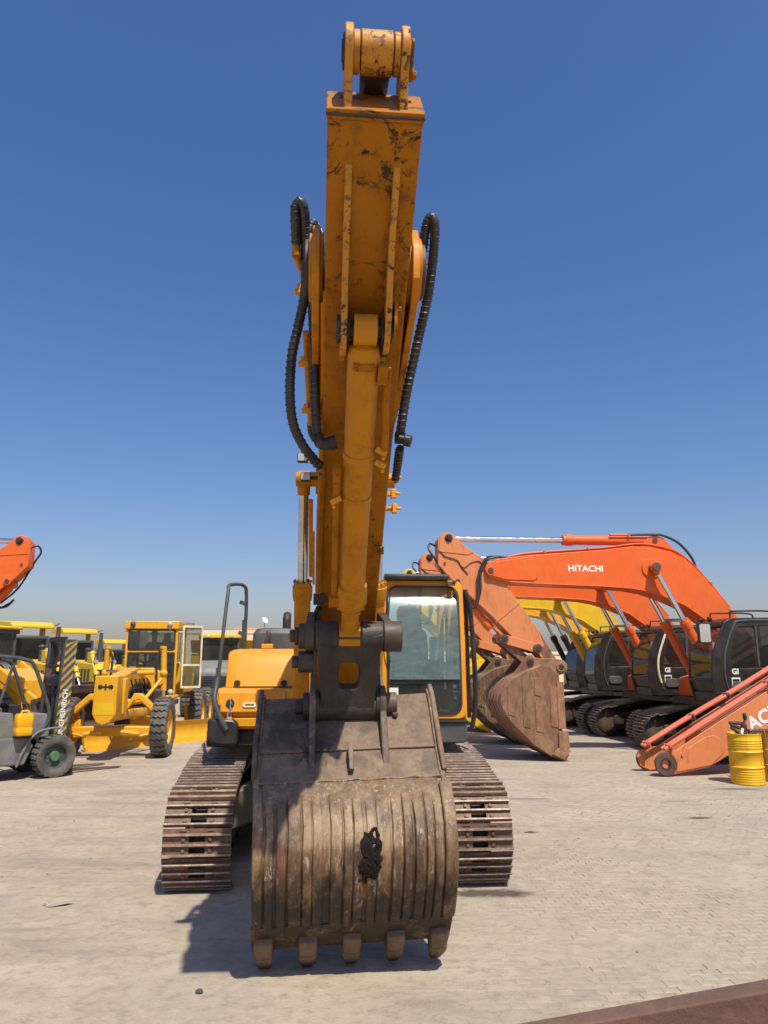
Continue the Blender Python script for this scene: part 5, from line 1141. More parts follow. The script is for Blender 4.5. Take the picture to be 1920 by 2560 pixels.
# ------------------------------------------------------------------ people
def person(name, label, loc, rz, J, cloth, group=None):
    """J: joints in metres (local, z up); body grown as one skin"""
    keys = list(J); idx = {k:i for i,k in enumerate(keys)}
    E = [('pelvis','belly'),('belly','chest'),('chest','neck'),('neck','chin'),('chin','crown')]
    for s in 'lr':
        E += [('chest','sh_'+s),('sh_'+s,'el_'+s),('el_'+s,'wr_'+s),('wr_'+s,'pa_'+s),('pelvis','hip_'+s),('hip_'+s,'kn_'+s),('kn_'+s,'an_'+s),('an_'+s,'toe_'+s)]
        E += [('wr_'+s,'f0_'+s)] + [('pa_'+s,'f%d_%s'%(k,s)) for k in (1,2,3,4)]
    RAD = dict(pelvis=.15,belly=.14,chest=.155,neck=.058,chin=.085,crown=.088,sh=.062,el=.044,wr=.030,pa=.034,hip=.085,kn=.058,an=.042,toe=.036,f0=.010,f1=.009,f2=.009,f3=.009,f4=.008)
    me = bpy.data.meshes.new(name); me.from_pydata([J[k] for k in keys], [(idx[a],idx[b]) for a,b in E], [])
    o = bpy.data.objects.new(name, me); COL.objects.link(o)
    m = o.modifiers.new('skin','SKIN'); o.modifiers.new('sub','SUBSURF').levels = 2
    for i, k in enumerate(keys):
        r = RAD.get(k, RAD.get(k.split('_')[0], .05)); sv = me.skin_vertices[0].data[i]
        sv.radius = (r*.86, r) if k in ('pelvis','belly','chest') else (r, r)
        sv.use_root = (k == 'pelvis')
    dg = bpy.context.evaluated_depsgraph_get(); dg.update()
    bm2 = bpy.data.meshes.new_from_object(o.evaluated_get(dg)); bm2.name = name
    bpy.data.objects.remove(o)
    for mt in cloth: bm2.materials.append(mt)             # skin, shirt, trousers, shoe
    segs = [(Vector(J[a]), Vector(J[b]), a, b) for a,b in E]
    def near(p):
        best = None
        for a,b,na,nb in segs:
            d = b-a; t = max(0,min(1,(p-a).dot(d)/max(d.length_squared,1e-6))); q = (a+d*t-p).length
            if best is None or q < best[0]: best = (q,na,nb,t)
        _,na,nb,t = best; k = nb.split('_')[0]
        if k in ('chin','crown') or k in ('pa','f0','f1','f2','f3','f4'): return 0
        if k == 'neck': return 0 if t > .6 else 1
        if k == 'wr': return 0 if t > .25 else 1
        if k in ('hip','kn','an'): return 2
        if k == 'toe': return 3
        return 1
    bm2.polygons.foreach_set('material_index', [near(p.center) for p in bm2.polygons])
    bm2.polygons.foreach_set('use_smooth', [True]*len(bm2.polygons))
    P = bpy.data.objects.new(name, bm2); COL.objects.link(P); P.location = loc; P.rotation_euler = (0,0,rz)
    tag(P, label, 'person', group)
    ch, cr = Vector(J['chin']), Vector(J['crown']); up = (cr-ch).normalized(); fw = Vector((0,-1,0)); fw = (fw-up*fw.dot(up)).normalized(); rt = fw.cross(up)
    h = MB(); h.sphere(cr+up*.012-fw*.012,.104,16,10,(.95,1.05,.92)); h.build('hair', HAIR, P)
    f = MB(); f.sphere(ch+fw*.098+up*.03,.018,8,6,(.8,1,1.3)); f.build('nose', cloth[0], P)
    for s in (-1,1):
        f = MB(); f.sphere(ch+fw*.082+up*.062+rt*.034*s,.011,8,6); f.build('eye', HAIR, P)
        f = MB(); f.sphere(ch+rt*.092*s+up*.04,.026,8,6,(.4,.8,1.2)); f.build('ear', cloth[0], P)
    f = MB(); f.sphere(ch+fw*.083-up*.025,.02,8,5,(1.4,.5,.35)); f.build('mouth', plain('lips',(.18,.07,.05),.5), P)
    return P
def fingers(J, s, d, up):
    p = Vector(J['pa_'+s]); d = Vector(d).normalized(); up = Vector(up).normalized(); sd = d.cross(up)
    for k, l in ((1,.075),(2,.085),(3,.08),(4,.062)):
        J['f%d_%s'%(k,s)] = tuple(p + d*l + sd*((k-2.5)*.022) - up*.02)
    J['f0_'+s] = tuple(Vector(J['wr_'+s]) + d*.07 + sd*(-.06))

# ------------------------------------------------------------------ forklift
FK = thing('forklift', 'grey forklift at the left edge with hazard-striped mast and green wheel hub', 'forklift', (-6.63,15.38,0), rad(138))
def fside(poly, a, b): return poly
# local: forward -Y, right side (-X) faces the camera
b = MB(); b.prism([(.74,.28),(2.6,.30),(2.75,.55),(2.7,1.05),(2.1,1.12),(1.5,.80),(.72,.76),(.60,.62)], -.58, .58); b.build('chassis', GREY, FK, .03)
b = MB(); b.prism([(.62,.71),(1.55,.72),(1.62,.95),(1.5,1.28),(1.0,1.22),(.95,.95),(.60,.98)], -.50, -.44); b.prism([(.62,.71),(1.55,.72),(1.62,.95),(1.5,1.28),(1.0,1.22),(.95,.95),(.60,.98)], .44, .50); b.build('side_panel', GREY, FK, .02)
b = MB(); b.prism([(.30,.75),(.30,1.18),(.62,1.20),(.75,.75)], -.52, .52); b.build('dashboard', GREY, FK, .02)
b = MB(); b.prism([(2.0,.9),(2.0,1.35),(2.9,1.25),(3.05,.9),(3.0,.35),(2.3,.35)], -.58,.58); b.build('counterweight', GREY, FK, .06)
b = MB(); b.loft([[Vector((x,1.72+y,z)) for x,y in rrect(0,0,.5,.5,.08)] for z in (1.05,1.18)]); b.loft([[Vector((x,1.98+y+.1*(z-1.2),z)) for x,y in rrect(0,0,.46,.13,.05)] for z in (1.18,1.7)]); b.build('seat', BLACK, FK, .02)
for sx in (-1,1):   # arched mudguard strip from the axle up
    b = MB(); b.tube([(sx*.60,.90,.26),(sx*.62,.80,.55),(sx*.62,.64,.80),(sx*.62,.42,.90),(sx*.62,.10,.92)],.022,8,5); b.build('mudguard', GREY, FK)
    b = MB(); b.tube([(sx*.52,1.35,.77),(sx*.52,1.0,.76),(sx*.53,.62,.82),(sx*.53,.40,.95),(sx*.53,.34,1.2),(sx*.52,.50,1.65),(sx*.50,.70,2.10),(sx*.50,.86,2.20),(sx*.50,1.3,2.26),(sx*.50,2.2,2.28),(sx*.50,2.45,2.15),(sx*.50,2.5,1.2)],.036,9,5); b.build('guard_post', DARK, FK)
    b = MB(); b.tube([(sx*.45,1.28,1.28),(sx*.46,1.12,1.9),(sx*.47,1.05,2.22)],.028,8,3); b.build('guard_post', DARK, FK)
for k in range(6):
    b = MB(); b.bb(-.5,.5,.95+k*.24,1.0+k*.24,2.25,2.275); b.build('guard_slat', DARK, FK)
for sx in (-1,1):
    wheel(FK, (sx*.60,.22,.40), .40, .28, DARK, 22, hub=GREEN)
    wheel(FK, (sx*.48,2.2,.33), .33, .22, DARK, 20, hub=GREEN)
# mast leans a little
mx = MB.__new__(MB); mx.__init__()
lean = Matrix.Rotation(rad(3.0),4,'X')
def mast(name, fn, mat, par=FK, bev=.006):
    q = MB(); q.T = Matrix.Translation((0,.08,.18)) @ lean; fn(q); return q.build(name, mat, par, bev)
for sx in (-1,1):
    mast('mast_rail', lambda q: (q.bb(sx*.30-.015,sx*.30+.015,-.07,.11,0,2.42), q.bb(min(sx*.30,sx*.38),max(sx*.30,sx*.38),-.075,-.055,0,2.42), q.bb(min(sx*.30,sx*.38),max(sx*.30,sx*.38),.095,.115,0,2.42)), DARK)
    mast('inner_rail', lambda q: q.bb(sx*.23-.03,sx*.23+.03,-.05,.09,.05,2.38), BLACKPAINT)
    mast('lift_chain', lambda q: [q.box((sx*.12,.02,.3+k*.055),(.03,.016,.045)) for k in range(37)], PINSTEEL)
    mast('lift_cylinder', lambda q: (q.cyl((sx*.17,.10,.1),(sx*.17,.10,1.75),.035,n=12), q.cyl((sx*.17,.10,1.75),(sx*.17,.10,1.80),.055,n=12)), BLACKPAINT)
for z in (.12,1.35,2.38): mast('cross_member', lambda q: q.bb(-.36,.36,.06,.12,z,z+.10), BLACKPAINT)
mast('hose_drum', lambda q: (q.cyl((-.30,.16,1.62),(-.10,.16,1.62),.12,n=16), q.cyl((-.36,.18,1.9),(.2,.18,1.9),.03,n=8)), BLACKPAINT)
hp_ = mast('hazard_plate', lambda q: q.bb(-.405,-.39,-.13,.10,-.05,2.44), HAZARD_Y)
for k in range(17):       # diagonal dark stripes, each a thin raised strip clipped to the plate
    z0 = -.30 + k*.165
    pts = [(-.129,z0+.26),(.099,z0),(.099,z0+.085),(-.129,z0+.345)]
    pts = [(y,max(-.045,min(2.435,z))) for y,z in pts]
    if max(p[1] for p in pts)-min(p[1] for p in pts) > .06: mast('hazard_stripe', lambda q: q.prism(pts,-.408,-.404), DARK, hp_, 0)
tm = Matrix.Translation((0,.08,.18)) @ lean @ basis((-.4105,-.015,.98),(0,0,1),(0,1,0))
textpart('lettering','JUNGHEINRICH',.135,WHITE,hp_,tm,.003,.001)
b = MB(); b.bb(-.5,.5,-.16,-.10,.10,.50); b.bb(-.5,.5,-.18,-.16,.42,.50); b.bb(-.5,.5,-.18,-.16,.10,.18); b.build('fork_carriage', BLACKPAINT, FK, .01)
for sx in (-1,1):
    b = MB(); b.bb(sx*.5-.03,sx*.5+.03,-.22,-.12,.05,.62); b.build('carriage_side', PINSTEEL, FK, .01)
    b = MB(); b.prism([(-.18,.05),(-.22,.05),(-1.32,.03),(-1.32,.045),(-.24,.095),(-.24,.55),(-.18,.55)], sx*.32-.06, sx*.32+.06); b.build('fork', PINSTEEL, FK, .006)
b = MB(); b.tube([(0+.18*math.cos(2*math.pi*k/20), 1.12+.17*math.sin(2*math.pi*k/20), 1.42+.06*math.sin(2*math.pi*k/20)) for k in range(21)],.017,7); b.tube([(0,1.10,1.41),(0,.85,1.15)],.03,8); b.box((0,1.12,1.415),(.3,.03,.02)); b.build('steering_wheel', BLACK, FK)
b = MB(); b.loft([[Vector((x*.9,.84+y,z)) for x,y in rrect(0,0,.34,.26,.05)] for z in (.95,1.30,1.36)]); b.build('steering_column', BLACK, FK, .02)
for k in range(3):
    b = MB(); b.tube([(-.30-.06*k,.72,1.18),(-.31-.06*k,.76,1.36)],.009,6); b.sphere((-.31-.06*k,.76,1.37),.022,8,6); b.build('control_lever', BLACK, FK)
b = MB(); b.box((-.52,.42,1.95),(.03,.12,.17)); b.tube([(-.5,.55,1.95),(-.52,.45,1.95)],.01,6); b.build('mirror', PINSTEEL, FK, .01)
JC = thing('jerrycan', 'bright yellow plastic jerrycan standing on the side step of the grey forklift', 'jerrycan', (-6.63,15.38,.82), rad(138))
b = MB(); b.loft([[Vector((-.66+x,.86+y,z)) for x,y in rrect(0,0,.20-k,.30-k,.05)] for z,k in ((0,.02),(.015,0),(.14,.0),(.15,.008),(.16,0),(.36,0),(.40,.03))]); b.build('body', CANMAT, JC, 0, ang=60)
b = MB(); b.tube([(-.66,.78,.40),(-.66,.79,.44),(-.66,.90,.44),(-.66,.92,.40)],.018,8,4); b.build('handle', CANMAT, JC)
b = MB(); b.cyl((-.66,.97,.39),(-.66,.97,.43),.028,n=12); b.build('cap', BLACK, JC)
Jd = dict(pelvis=(0,1.72,1.28),belly=(0,1.76,1.42),chest=(0,1.72,1.64),neck=(0,1.69,1.82),chin=(0,1.66,1.94),crown=(0,1.66,2.05),
  sh_l=(.19,1.70,1.72),el_l=(.25,1.46,1.50),wr_l=(.17,1.24,1.47),pa_l=(.165,1.16,1.45),hip_l=(.09,1.68,1.24),kn_l=(.14,1.28,1.20),an_l=(.14,1.16,.86),toe_l=(.14,1.0,.80),
  sh_r=(-.19,1.70,1.72),el_r=(-.27,1.47,1.50),wr_r=(-.19,1.25,1.47),pa_r=(-.185,1.17,1.45),hip_r=(-.09,1.68,1.24),kn_r=(-.14,1.28,1.20),an_r=(-.14,1.16,.86),toe_r=(-.14,1.0,.80))
for s in 'lr': fingers(Jd, s, (0,-1,-.3), (0,-.3,1))
person('person', 'person in dark clothes sitting on the forklift with hands on the steering wheel', (-6.63,15.38,0), rad(138), Jd, [SKIN, CLOTH_DARK, CLOTH_DARK, BLACK])

# ------------------------------------------------------------------ motor grader
GR = thing('motor_grader', 'yellow motor grader facing the camera with angled blade and open cab door', 'grader', (-6.25,17.9,0), rad(5.3))
b = MB(); b.prism([(-.24,1.86),(.24,1.86),(.26,1.05),(.14,.86),(-.02,.80),(-.16,.86),(-.26,1.05)], -1.12, -.55, 'y'); nose = b.build('nose', GOLD, GR, .02)
for x in (-.115,.115):
    q = MB(); q.cyl((x,-1.121,1.62),(x,-1.126,1.62),.052,n=18); q.build('emblem_dot', BLACKPAINT, nose)
q = MB(); q.box((0,-1.1235,1.62),(.14,.005,.035)); q.box((0,-1.1236,1.62),(.035,.0055,.14)); q.build('emblem_bar', BLACKPAINT, nose)
q = MB(); q.box((.0,-1.123,1.15),(.40,.005,.25)); q.build('paint_patch', YELLOW, nose)
b = MB(); b.prism([(-.6,1.80),(1.1,2.02),(2.4,2.0),(3.2,1.75),(3.2,1.45),(2.3,1.62),(1.1,1.66),(-.6,1.35)], -.17, .17); b.build('main_beam', GOLD, GR, .02)
b = MB(); b.prism([(-.62,1.0),(-.62,1.78),(-.3,1.80),(-.25,1.1)], -.30, .30); b.build('nose_frame', GOLD, GR, .02)
b = MB(); b.prism([(-.95,.70),(.95,.70),(.95,.52),(.3,.48),(-.3,.48),(-.95,.52)], -.12, .12,'y'); b.build('front_axle', GOLD, GR, .03)
for sx in (-1,1):
    b = MB(); b.loft([[Vector((x,-.15+y,z)) for y in (-.10,.10) for _ in (0,)] + [Vector((x+dx,-.15+y,z+dz)) for y in (.10,-.10)] for x,z,dx,dz in ((sx*.24,1.02,sx*.05,.18),(sx*.42,1.28,sx*.0,.17),(sx*.55,1.30,sx*.04,.14),(sx*.90,.98,sx*.05,.12))]); b.build('fender_arm', GOLD, GR, .02)
    b = MB(); b.box((sx*.86,0,.66),(.16,.22,.42)); b.build('kingpin', GOLD, GR, .03)
    wheel(GR, (sx*1.07,0,.68), .68, .38, GOLD, 26, lug=.045)
    for y in (5.35,6.95): wheel(GR, (sx*1.07,y,.68), .68, .38, GOLD, 26, lug=.045)
    b = MB(); b.prism([(5.0,.45),(7.3,.45),(7.4,.9),(4.9,.9)], sx*.72, sx*.86); b.build('tandem_case', GOLD, GR, .04)
    b = MB(); b.tube([(sx*.62,-.35,.55),(sx*.2,-.35,.60)],.05,8); b.tube([(sx*.62,-.32,.50),(sx*.9,-.2,.55)],.03,8); b.build('tie_rod', GOLD, GR)
# blade (moldboard)
bl = MB(); e0, e1 = Vector((-1.0,1.10,0)), Vector((1.62,3.72,0)); bd = (e1-e0).normalized(); bn = Vector((bd.y,-bd.x,0))
mp_ = [(.10,.03),(.03,.10),(-.03,.22),(-.045,.34),(-.01,.48),(.07,.60),(.09,.60),(.02,.47),(-.02,.34),(-.005,.22),(.05,.11),(.12,.04)]
bl.loft([[e0+bd*t+bn*o+Vector((0,0,z)) for o,z in mp_] for t in [3.7*i/8 for i in range(9)]]); bl.build('blade', GOLD, GR, .004)
b = MB(); b.loft([[e0+bd*t+bn*o+Vector((0,0,z)) for o,z in ((.13,.0),(.09,.14),(.105,.145),(.15,.0))] for t in (.0,3.7)]); b.build('cutting_edge', GOLD, GR)
for t in (-.01,3.69):
    b = MB(); b.loft([[e0+bd*(t+k)+bn*o+Vector((0,0,z)) for o,z in ((.15,.0),(.06,.13),(-.01,.34),(.1,.62),(-.08,.62),(-.12,.3),(.02,.02))] for k in (0,.02)]); b.build('end_bit', GOLD, GR)
b = MB(); b.lathe([(0,.55),(0,.72),(.09,.72),(.09,.55),(0,.55)], (.25,2.5,.72), (0,0,1), 36, 0, False); b.bb(-.15,.65,2.0,2.9,.55,.72); b.build('turning_circle', GOLD, GR)
b = MB(); b.loft([[Vector((x,y,z)) for x,z in rrect(cx,cz,.22,.2,.03,3)] for y,cx,cz in ((-.5,0,.95),(1.2,.1,.92),(2.2,.25,.90))]); b.build('drawbar', GOLD, GR, .01)
b = MB(); b.prism([(-.75,1.62),(-.78,1.85),(-.45,2.02),(.45,2.02),(.78,1.85),(.75,1.62)]+[(.45*math.cos(rad(w)),1.50+.38*math.sin(rad(w))) for w in range(0,181,20)], 1.45, 1.62,'y'); b.build('lift_saddle', GOLD, GR, .015)
for sx in (-1,1):
    b = MB(); b.cyl((sx*.70,1.50,2.55),(sx*.74,1.55,1.45),.075,n=14); b.cyl((sx*.69,1.5,2.50),(sx*.69,1.5,2.57),.085,n=14); b.build('lift_cylinder', GOLD, GR)
    b = MB(); b.cyl((sx*.74,1.55,1.45),(sx*.70,1.75,.82),.04,n=12); b.build('lift_rod', CHROME, GR)
    b = MB(); b.sphere((sx*.73,1.5,1.88),.10,12,8); b.build('trunnion', GOLD, GR)
    b = MB(); b.tube([(sx*.62,1.42,2.45),(sx*.55,1.40,2.2),(sx*.57,1.42,1.7),(sx*.50,1.45,1.35),(sx*.3,1.5,1.28)],.03,7,5); b.build('hydraulic_hose', HOSE, GR)
b = MB(); b.cyl((-.55,.9,1.95),(.35,.35,1.90),.03,n=10); b.build('side_shift_rod', WORNROD, GR)
b = MB(); b.cyl((.35,.35,1.90),(.75,.3,1.92),.06,n=12); b.build('side_shift_cylinder', GOLD, GR)
b = MB(); b.cyl((.15,.2,1.22),(.55,.25,1.27),.075,n=14); b.cyl((.55,.25,1.27),(.85,.6,1.75),.045,n=10); b.build('articulation_cylinder', GOLD, GR)
for k in range(7):
    b = MB(); y = .3+k*.45; b.tube([(.20,y,1.75),(.28,y+.1,1.4),(.22,y+.25,1.15)],.022,7,3); b.build('hydraulic_hose', HOSE, GR)
b = MB(); b.bb(-.5,.5,2.4,3.2,1.0,1.45); b.build('gear_case', LINK, GR, .04)
# cab
c = MB(); x0,x1,y0,y1,z0,z1 = -.72,.72,3.3,4.75,1.25,3.30
for x in (x0,x1-.07):
    for y in (y0,y1-.07): c.bb(x,x+.07,y,y+.07,z0,z1)
c.bb(x0,x1,y0,y1,z0-.08,z0); c.bb(x0-.03,x1+.03,y0-.06,y1+.05,z1-.22,z1); c.bb(x0,x1,y0+.005,y0+.06,2.42,2.50); c.bb(x0,x1,y1-.06,y1,z0,2.1)
c.bb(x0,x0+.06,y0,y1,z0,2.0); gc = c.build('cab', GOLD, GR, .02)
for z0_,z1_,dx in ((2.52,3.06,.03),(1.40,2.40,.05)):
    q = MB(); o_ = rrect(0,(z0_+z1_)/2,1.36-2*dx,z1_-z0_+.05,.06); i_ = rrect(0,(z0_+z1_)/2,1.28-2*dx,z1_-z0_-.03,.05); q.ring(o_,i_,y0-.012,y0+.02,'y'); q.build('window_seal', BLACK, gc)
    q = MB(); q.box((0,y0+.003,(z0_+z1_)/2),(1.28-2*dx,.006,z1_-z0_-.02)); q.build('windshield', GLASS_CLR, gc)
q = MB(); q.box((0,y1-.03,2.6),(1.3,.006,.9)); q.build('rear_window', GLASS_CLR, gc)
q = MB(); q.box((x0+.03,(y0+y1)/2,2.55),(.006,1.3,1.0)); q.build('side_window', GLASS_CLR, gc)
for x, mt in ((-.52,DARK),(.50,LENS)):
    q = MB(); q.sphere((x,y0-.10,3.22),.075,12,8,(1,.8,1)); q.tube([(x,y0-.1,3.2),(x,y0-.05,3.05)],.02,6); q.build('head_lamp', mt, gc)
dr = Matrix.Translation((x1,y0+.35,0)) @ Matrix.Rotation(rad(38),4,'Z')   # door swung open
q = MB(); q.T = dr; q.ring([(a,b_) for a,b_ in rrect(.40,2.32,.64,1.78,.03,3)],[(a,b_) for a,b_ in rrect(.40,2.32,.54,1.66,.03,3)],-.02,.02,'y'); q.bb(.1,.7,-.018,.018,2.05,2.11); gd = q.build('door', plain('cream_door',(.70,.62,.38),.5), gc)
q = MB(); q.T = dr; q.box((.40,0,2.32),(.54,.006,1.66)); q.build('door_glass', GLASS_CLR, gd)
q = MB(); q.cyl((x1+.02,y0+.12,2.2),(x1+.02,y0+.12,2.95),.055,n=12); q.build('exhaust_pipe', WORNROD, gc)
q = MB(); q.loft([[Vector((.22+x,4.15+y,z)) for x,y in rrect(0,0,.5,.5,.08)] for z in (1.75,1.9)]); q.loft([[Vector((.22+x,4.42+y,z)) for x,y in rrect(0,0,w,.14,.05)] for z,w in ((1.9,.5),(2.45,.48),(2.7,.40),(2.82,.22),(3.0,.20))]); q.build('seat', CLOTH_DARK, gc, .02)
q = MB(); q.bb(-.25,.15,3.55,3.75,1.3,2.2); q.tube([(-.05+.2*math.cos(2*math.pi*k/16),3.75+.1*math.sin(2*math.pi*k/16),2.3+.15*math.sin(2*math.pi*k/16)) for k in range(17)],.015,6); q.build('steering_console', BLACK, gc, .01)
q = MB(); q.prism([(4.75,1.2),(4.75,2.15),(7.6,2.05),(7.8,1.2)],-.5,.5); q.build('engine_hood', GOLD, GR, .05)
q = MB(); q.bb(.55,.80,3.1,3.5,1.02,1.16); q.build('step', BLACK, GR, .02)
q = MB(); q.sphere((.62,3.15,1.35),.08,12,8); q.build('front_lamp', LENS, GR)
Jp = dict(pelvis=(0,.08,.92),belly=(0,.07,1.08),chest=(0,.06,1.34),neck=(0,.05,1.51),chin=(0,.03,1.61),crown=(0,.03,1.72))
for s, sg in (('l',1),('r',-1)):
    Jp.update({'sh_'+s:(.19*sg,.06,1.42),'el_'+s:(.24*sg,.10,1.14),'wr_'+s:(.22*sg,.0,.92),'pa_'+s:(.22*sg,-.02,.84),'hip_'+s:(.1*sg,.08,.88),'kn_'+s:(.11*sg,.05,.48),'an_'+s:(.11*sg,.09,.08),'toe_'+s:(.12*sg,-.08,.04)})
    fingers(Jp, s, (0,-.1,-1), (0,-1,0))
person('person', 'person in dark jacket seen through the windshield of the yellow grader', (-6.80,22.2,1.27), rad(5), Jp, [SKIN, CLOTH_BLUE, CLOTH_DARK, BLACK])

# ------------------------------------------------------------------ bulldozers behind
def dozer(label, loc, rz, col=YELLOW, exh=PINSTEEL, blade=True, group='bulldozers at the back left'):
    T = thing('bulldozer', label, 'bulldozer', loc, rz, group)
    tp = track_path(-1.7,1.5,.42,.45,.44,.50,[(-1.2,.92),(0,.98),(1.0,1.0)]); n_ = 38
    for sx in (-1,1):
        track(T, sx*1.0, .6, tp, n_, shoe2_me, LINK, False, [SHOE2, SHOE_EDGE])
        b = MB(); b.prism([(-1.6,.3),(1.4,.25),(1.4,.75),(-1.5,.70)],sx*.9,sx*1.1); b.build('track_frame', col, T, .03)
    b = MB(); b.prism([(-2.25,.85),(-2.30,1.75),(-2.15,1.95),(.2,2.10),(.2,.75),(-2.2,.75)],-.48,.48); b.build('hood', col, T, .04)
    b = MB(); b.bb(-.42,.42,-2.36,-2.28,.95,1.72); gr = b.build('grille', BLACKPAINT, T, .01)
    for k in range(9):
        b = MB(); b.bb(-.40+k*.1-.012,-.40+k*.1+.012,-2.39,-2.36,.97,1.70); b.build('grille_bar', GREY, gr)
    b = MB(); b.prism([(.2,.8),(.2,1.9),(1.9,1.8),(2.1,.8)],-.85,.85); b.build('rear_body', col, T, .05)
    b = MB(); b.bb(-.62,.62,.35,1.6,1.8,2.9); cb_ = b.build('cab', DARK, T, .05)
    for y in (.345,): q = MB(); q.bb(-.5,.5,y-.01,y,2.1,2.8); q.build('windshield', GLASS_DARK, cb_)
    for sx in (-1,1):
        q = MB(); q.bb(sx*.62 if sx>0 else -.63, .63 if sx>0 else -.62,.5,1.5,2.1,2.8); q.build('side_window', GLASS_DARK, cb_)
        b = MB(); b.prism([(.9,1.8),(1.15,1.8),(1.2,3.2),(.95,3.2)],sx*.60,sx*.72); b.build('roof_post', col, T, .02)
        hyd(T,'blade_lift_cylinder',(sx*.36,-1.75,2.35),(sx*.42,-2.75,1.0),.62,.085,.045,col,CHROME,.09,.12)
        b = MB(); b.box((sx*.36,-1.72,2.2),(.2,.3,.35)); b.build('cylinder_mount', col, T, .02)
        b = MB(); b.prism([(-2.9,.30),(-2.9,.50),(.3,.60),(.3,.40)],sx*1.34,sx*1.46); b.build('push_arm', col, T, .02)
    for sx in (-1,1):
        q = MB(); q.cyl((sx*.36,-2.05,2.02),(sx*.36,-2.18,2.02),.08,n=14); q.build('head_lamp', LENS, T)
        q = MB(); q.tube([(sx*.30,-1.6,1.95),(sx*.26,-1.75,2.25),(sx*.30,-1.95,2.32),(sx*.40,-2.1,2.1),(sx*.42,-2.2,1.8)],.03,7,5); q.build('hydraulic_hose', HOSE, T)
        q = MB(); q.tube([(sx*.78,.3,1.5),(sx*.78,.25,2.3),(sx*.74,.5,2.6)],.02,6,4); q.build('grab_rail', BLACK, T)
        for k in range(5):
            q = MB(); q.bb(sx*.485-.008,sx*.485+.008,-1.9+k*.3,-1.72+k*.3,1.2,1.75); q.build('hood_vent', BLACKPAINT, T)
    q = MB(); q.cyl((-.2,-1.0,2.0),(-.2,-1.0,2.45),.09,n=14); q.sphere((-.2,-1.0,2.5),.12,12,8,(1,1,.6)); q.build('air_cleaner', DARK, T)
    b = MB(); b.loft([[Vector((x,y,z)) for y,z in ((.25,3.14),(.25,3.24),(.45,3.36),(1.4,3.42),(1.6,3.34),(1.6,3.2))] for x in (-.72,.72)]); b.build('roof', col, T, .03)
    b = MB(); b.cyl((.2,-1.2,2.0),(.2,-1.2,2.75),.10,n=14); b.cyl((.2,-1.2,2.75),(.2,-1.2,3.15),.07,n=12); b.box((.16,-1.15,3.22),(.16,.12,.02),Matrix.Rotation(-.5,3,'Y')); b.build('exhaust_stack', exh, T)
    if blade:
        b = MB(); pr = [(-2.9,.12),(-3.02,.3),(-2.98,.7),(-2.95,1.0),(-3.1,1.32),(-3.14,1.30),(-3.0,1.0),(-3.03,.7),(-3.08,.3),(-2.98,.08)]
        b.prism(pr,-1.65,1.65); b.build('blade', PINSTEEL if blade=='rust' else col, T, .008)
        for sx in (-1,1):
            b = MB(); b.prism([(-2.95,.1),(-3.10,.08),(-3.15,1.32),(-2.85,1.2)],sx*1.65,sx*1.68); b.build('blade_end', PINSTEEL if blade=='rust' else col, T)
    return T
dozer('bulldozer with flat yellow roof and rusty exhaust, behind the forklift mast', (-12.75,27.5,0), rad(48), YELLOW, BEAM, 'rust').scale = (1.08,1.08,1.08)
dozer('bulldozer with yellow roof and dark exhaust, left of the grader nose', (-13.3,33.2,0), rad(45), YELLOW, DARK, 'rust').scale = (1.08,1.08,1.08)
dozer('bulldozer whose lift cylinder shows left of the grader cab', (-13.5,38.5,0), rad(42), YELLOW, PINSTEEL, True).scale = (.98,.98,.98)

# ------------------------------------------------------------------ wheel loader behind the forklift
LD = thing('wheel_loader', 'amber wheel loader body with glazed cab behind the forklift at the left edge', 'loader', (-12.0,21.9,0), rad(75))
b = MB(); b.prism([(.4,.8),(.4,1.95),(.9,2.1),(3.2,1.95),(3.5,1.6),(3.5,.8)],-.85,.85); b.build('engine_hood', GOLD, LD, .08)
b = MB(); b.prism([(-2.6,.9),(-2.4,1.7),(-1.6,2.0),(-.2,1.5),(-.1,.8)],-.6,.6); b.build('front_frame', GOLD, LD, .05)
b = MB(); b.bb(-.75,.75,-.9,.55,1.45,1.75); b.bb(-.78,.78,-.95,.6,2.98,3.10)
for x in (-.72,.66):
    for y in (-.88,.48): b.bb(x,x+.07,y,y+.07,1.7,3.0)
cb_ = b.build('cab', DARK, LD, .02)
for c_,s_ in (((0,-.86,2.37),(1.3,.01,1.2)),((-.71,-.17,2.37),(.01,1.25,1.2)),((.71,-.17,2.37),(.01,1.25,1.2)),((0,.52,2.37),(1.3,.01,1.2))):
    q = MB(); q.box(c_,s_); q.build('window', GLASS_CLR, cb_)
b = MB(); b.bb(-.85,.85,-1.0,.7,3.10,3.2); b.build('roof', YELLOW, LD, .04)
for k in range(4):
    b = MB(); b.bb(-.872,-.852,1.0+k*.5,1.38+k*.5,1.1,1.75); b.build('hood_vent', PINSTEEL, LD)
for k in range(3):
    b = MB(); b.tube([(-.45+.1*k,-.3,1.4),(-.5+.1*k,-.9,2.15),(-.45+.1*k,-1.5,2.1),(-.4+.1*k,-1.9,1.6)],.04,7,5); b.build('hydraulic_hose', HOSE, LD)
b = MB(); b.cyl((-.3,1.2,2.05),(-.3,1.2,2.7),.07,n=12); b.build('exhaust_stack', PINSTEEL, LD)
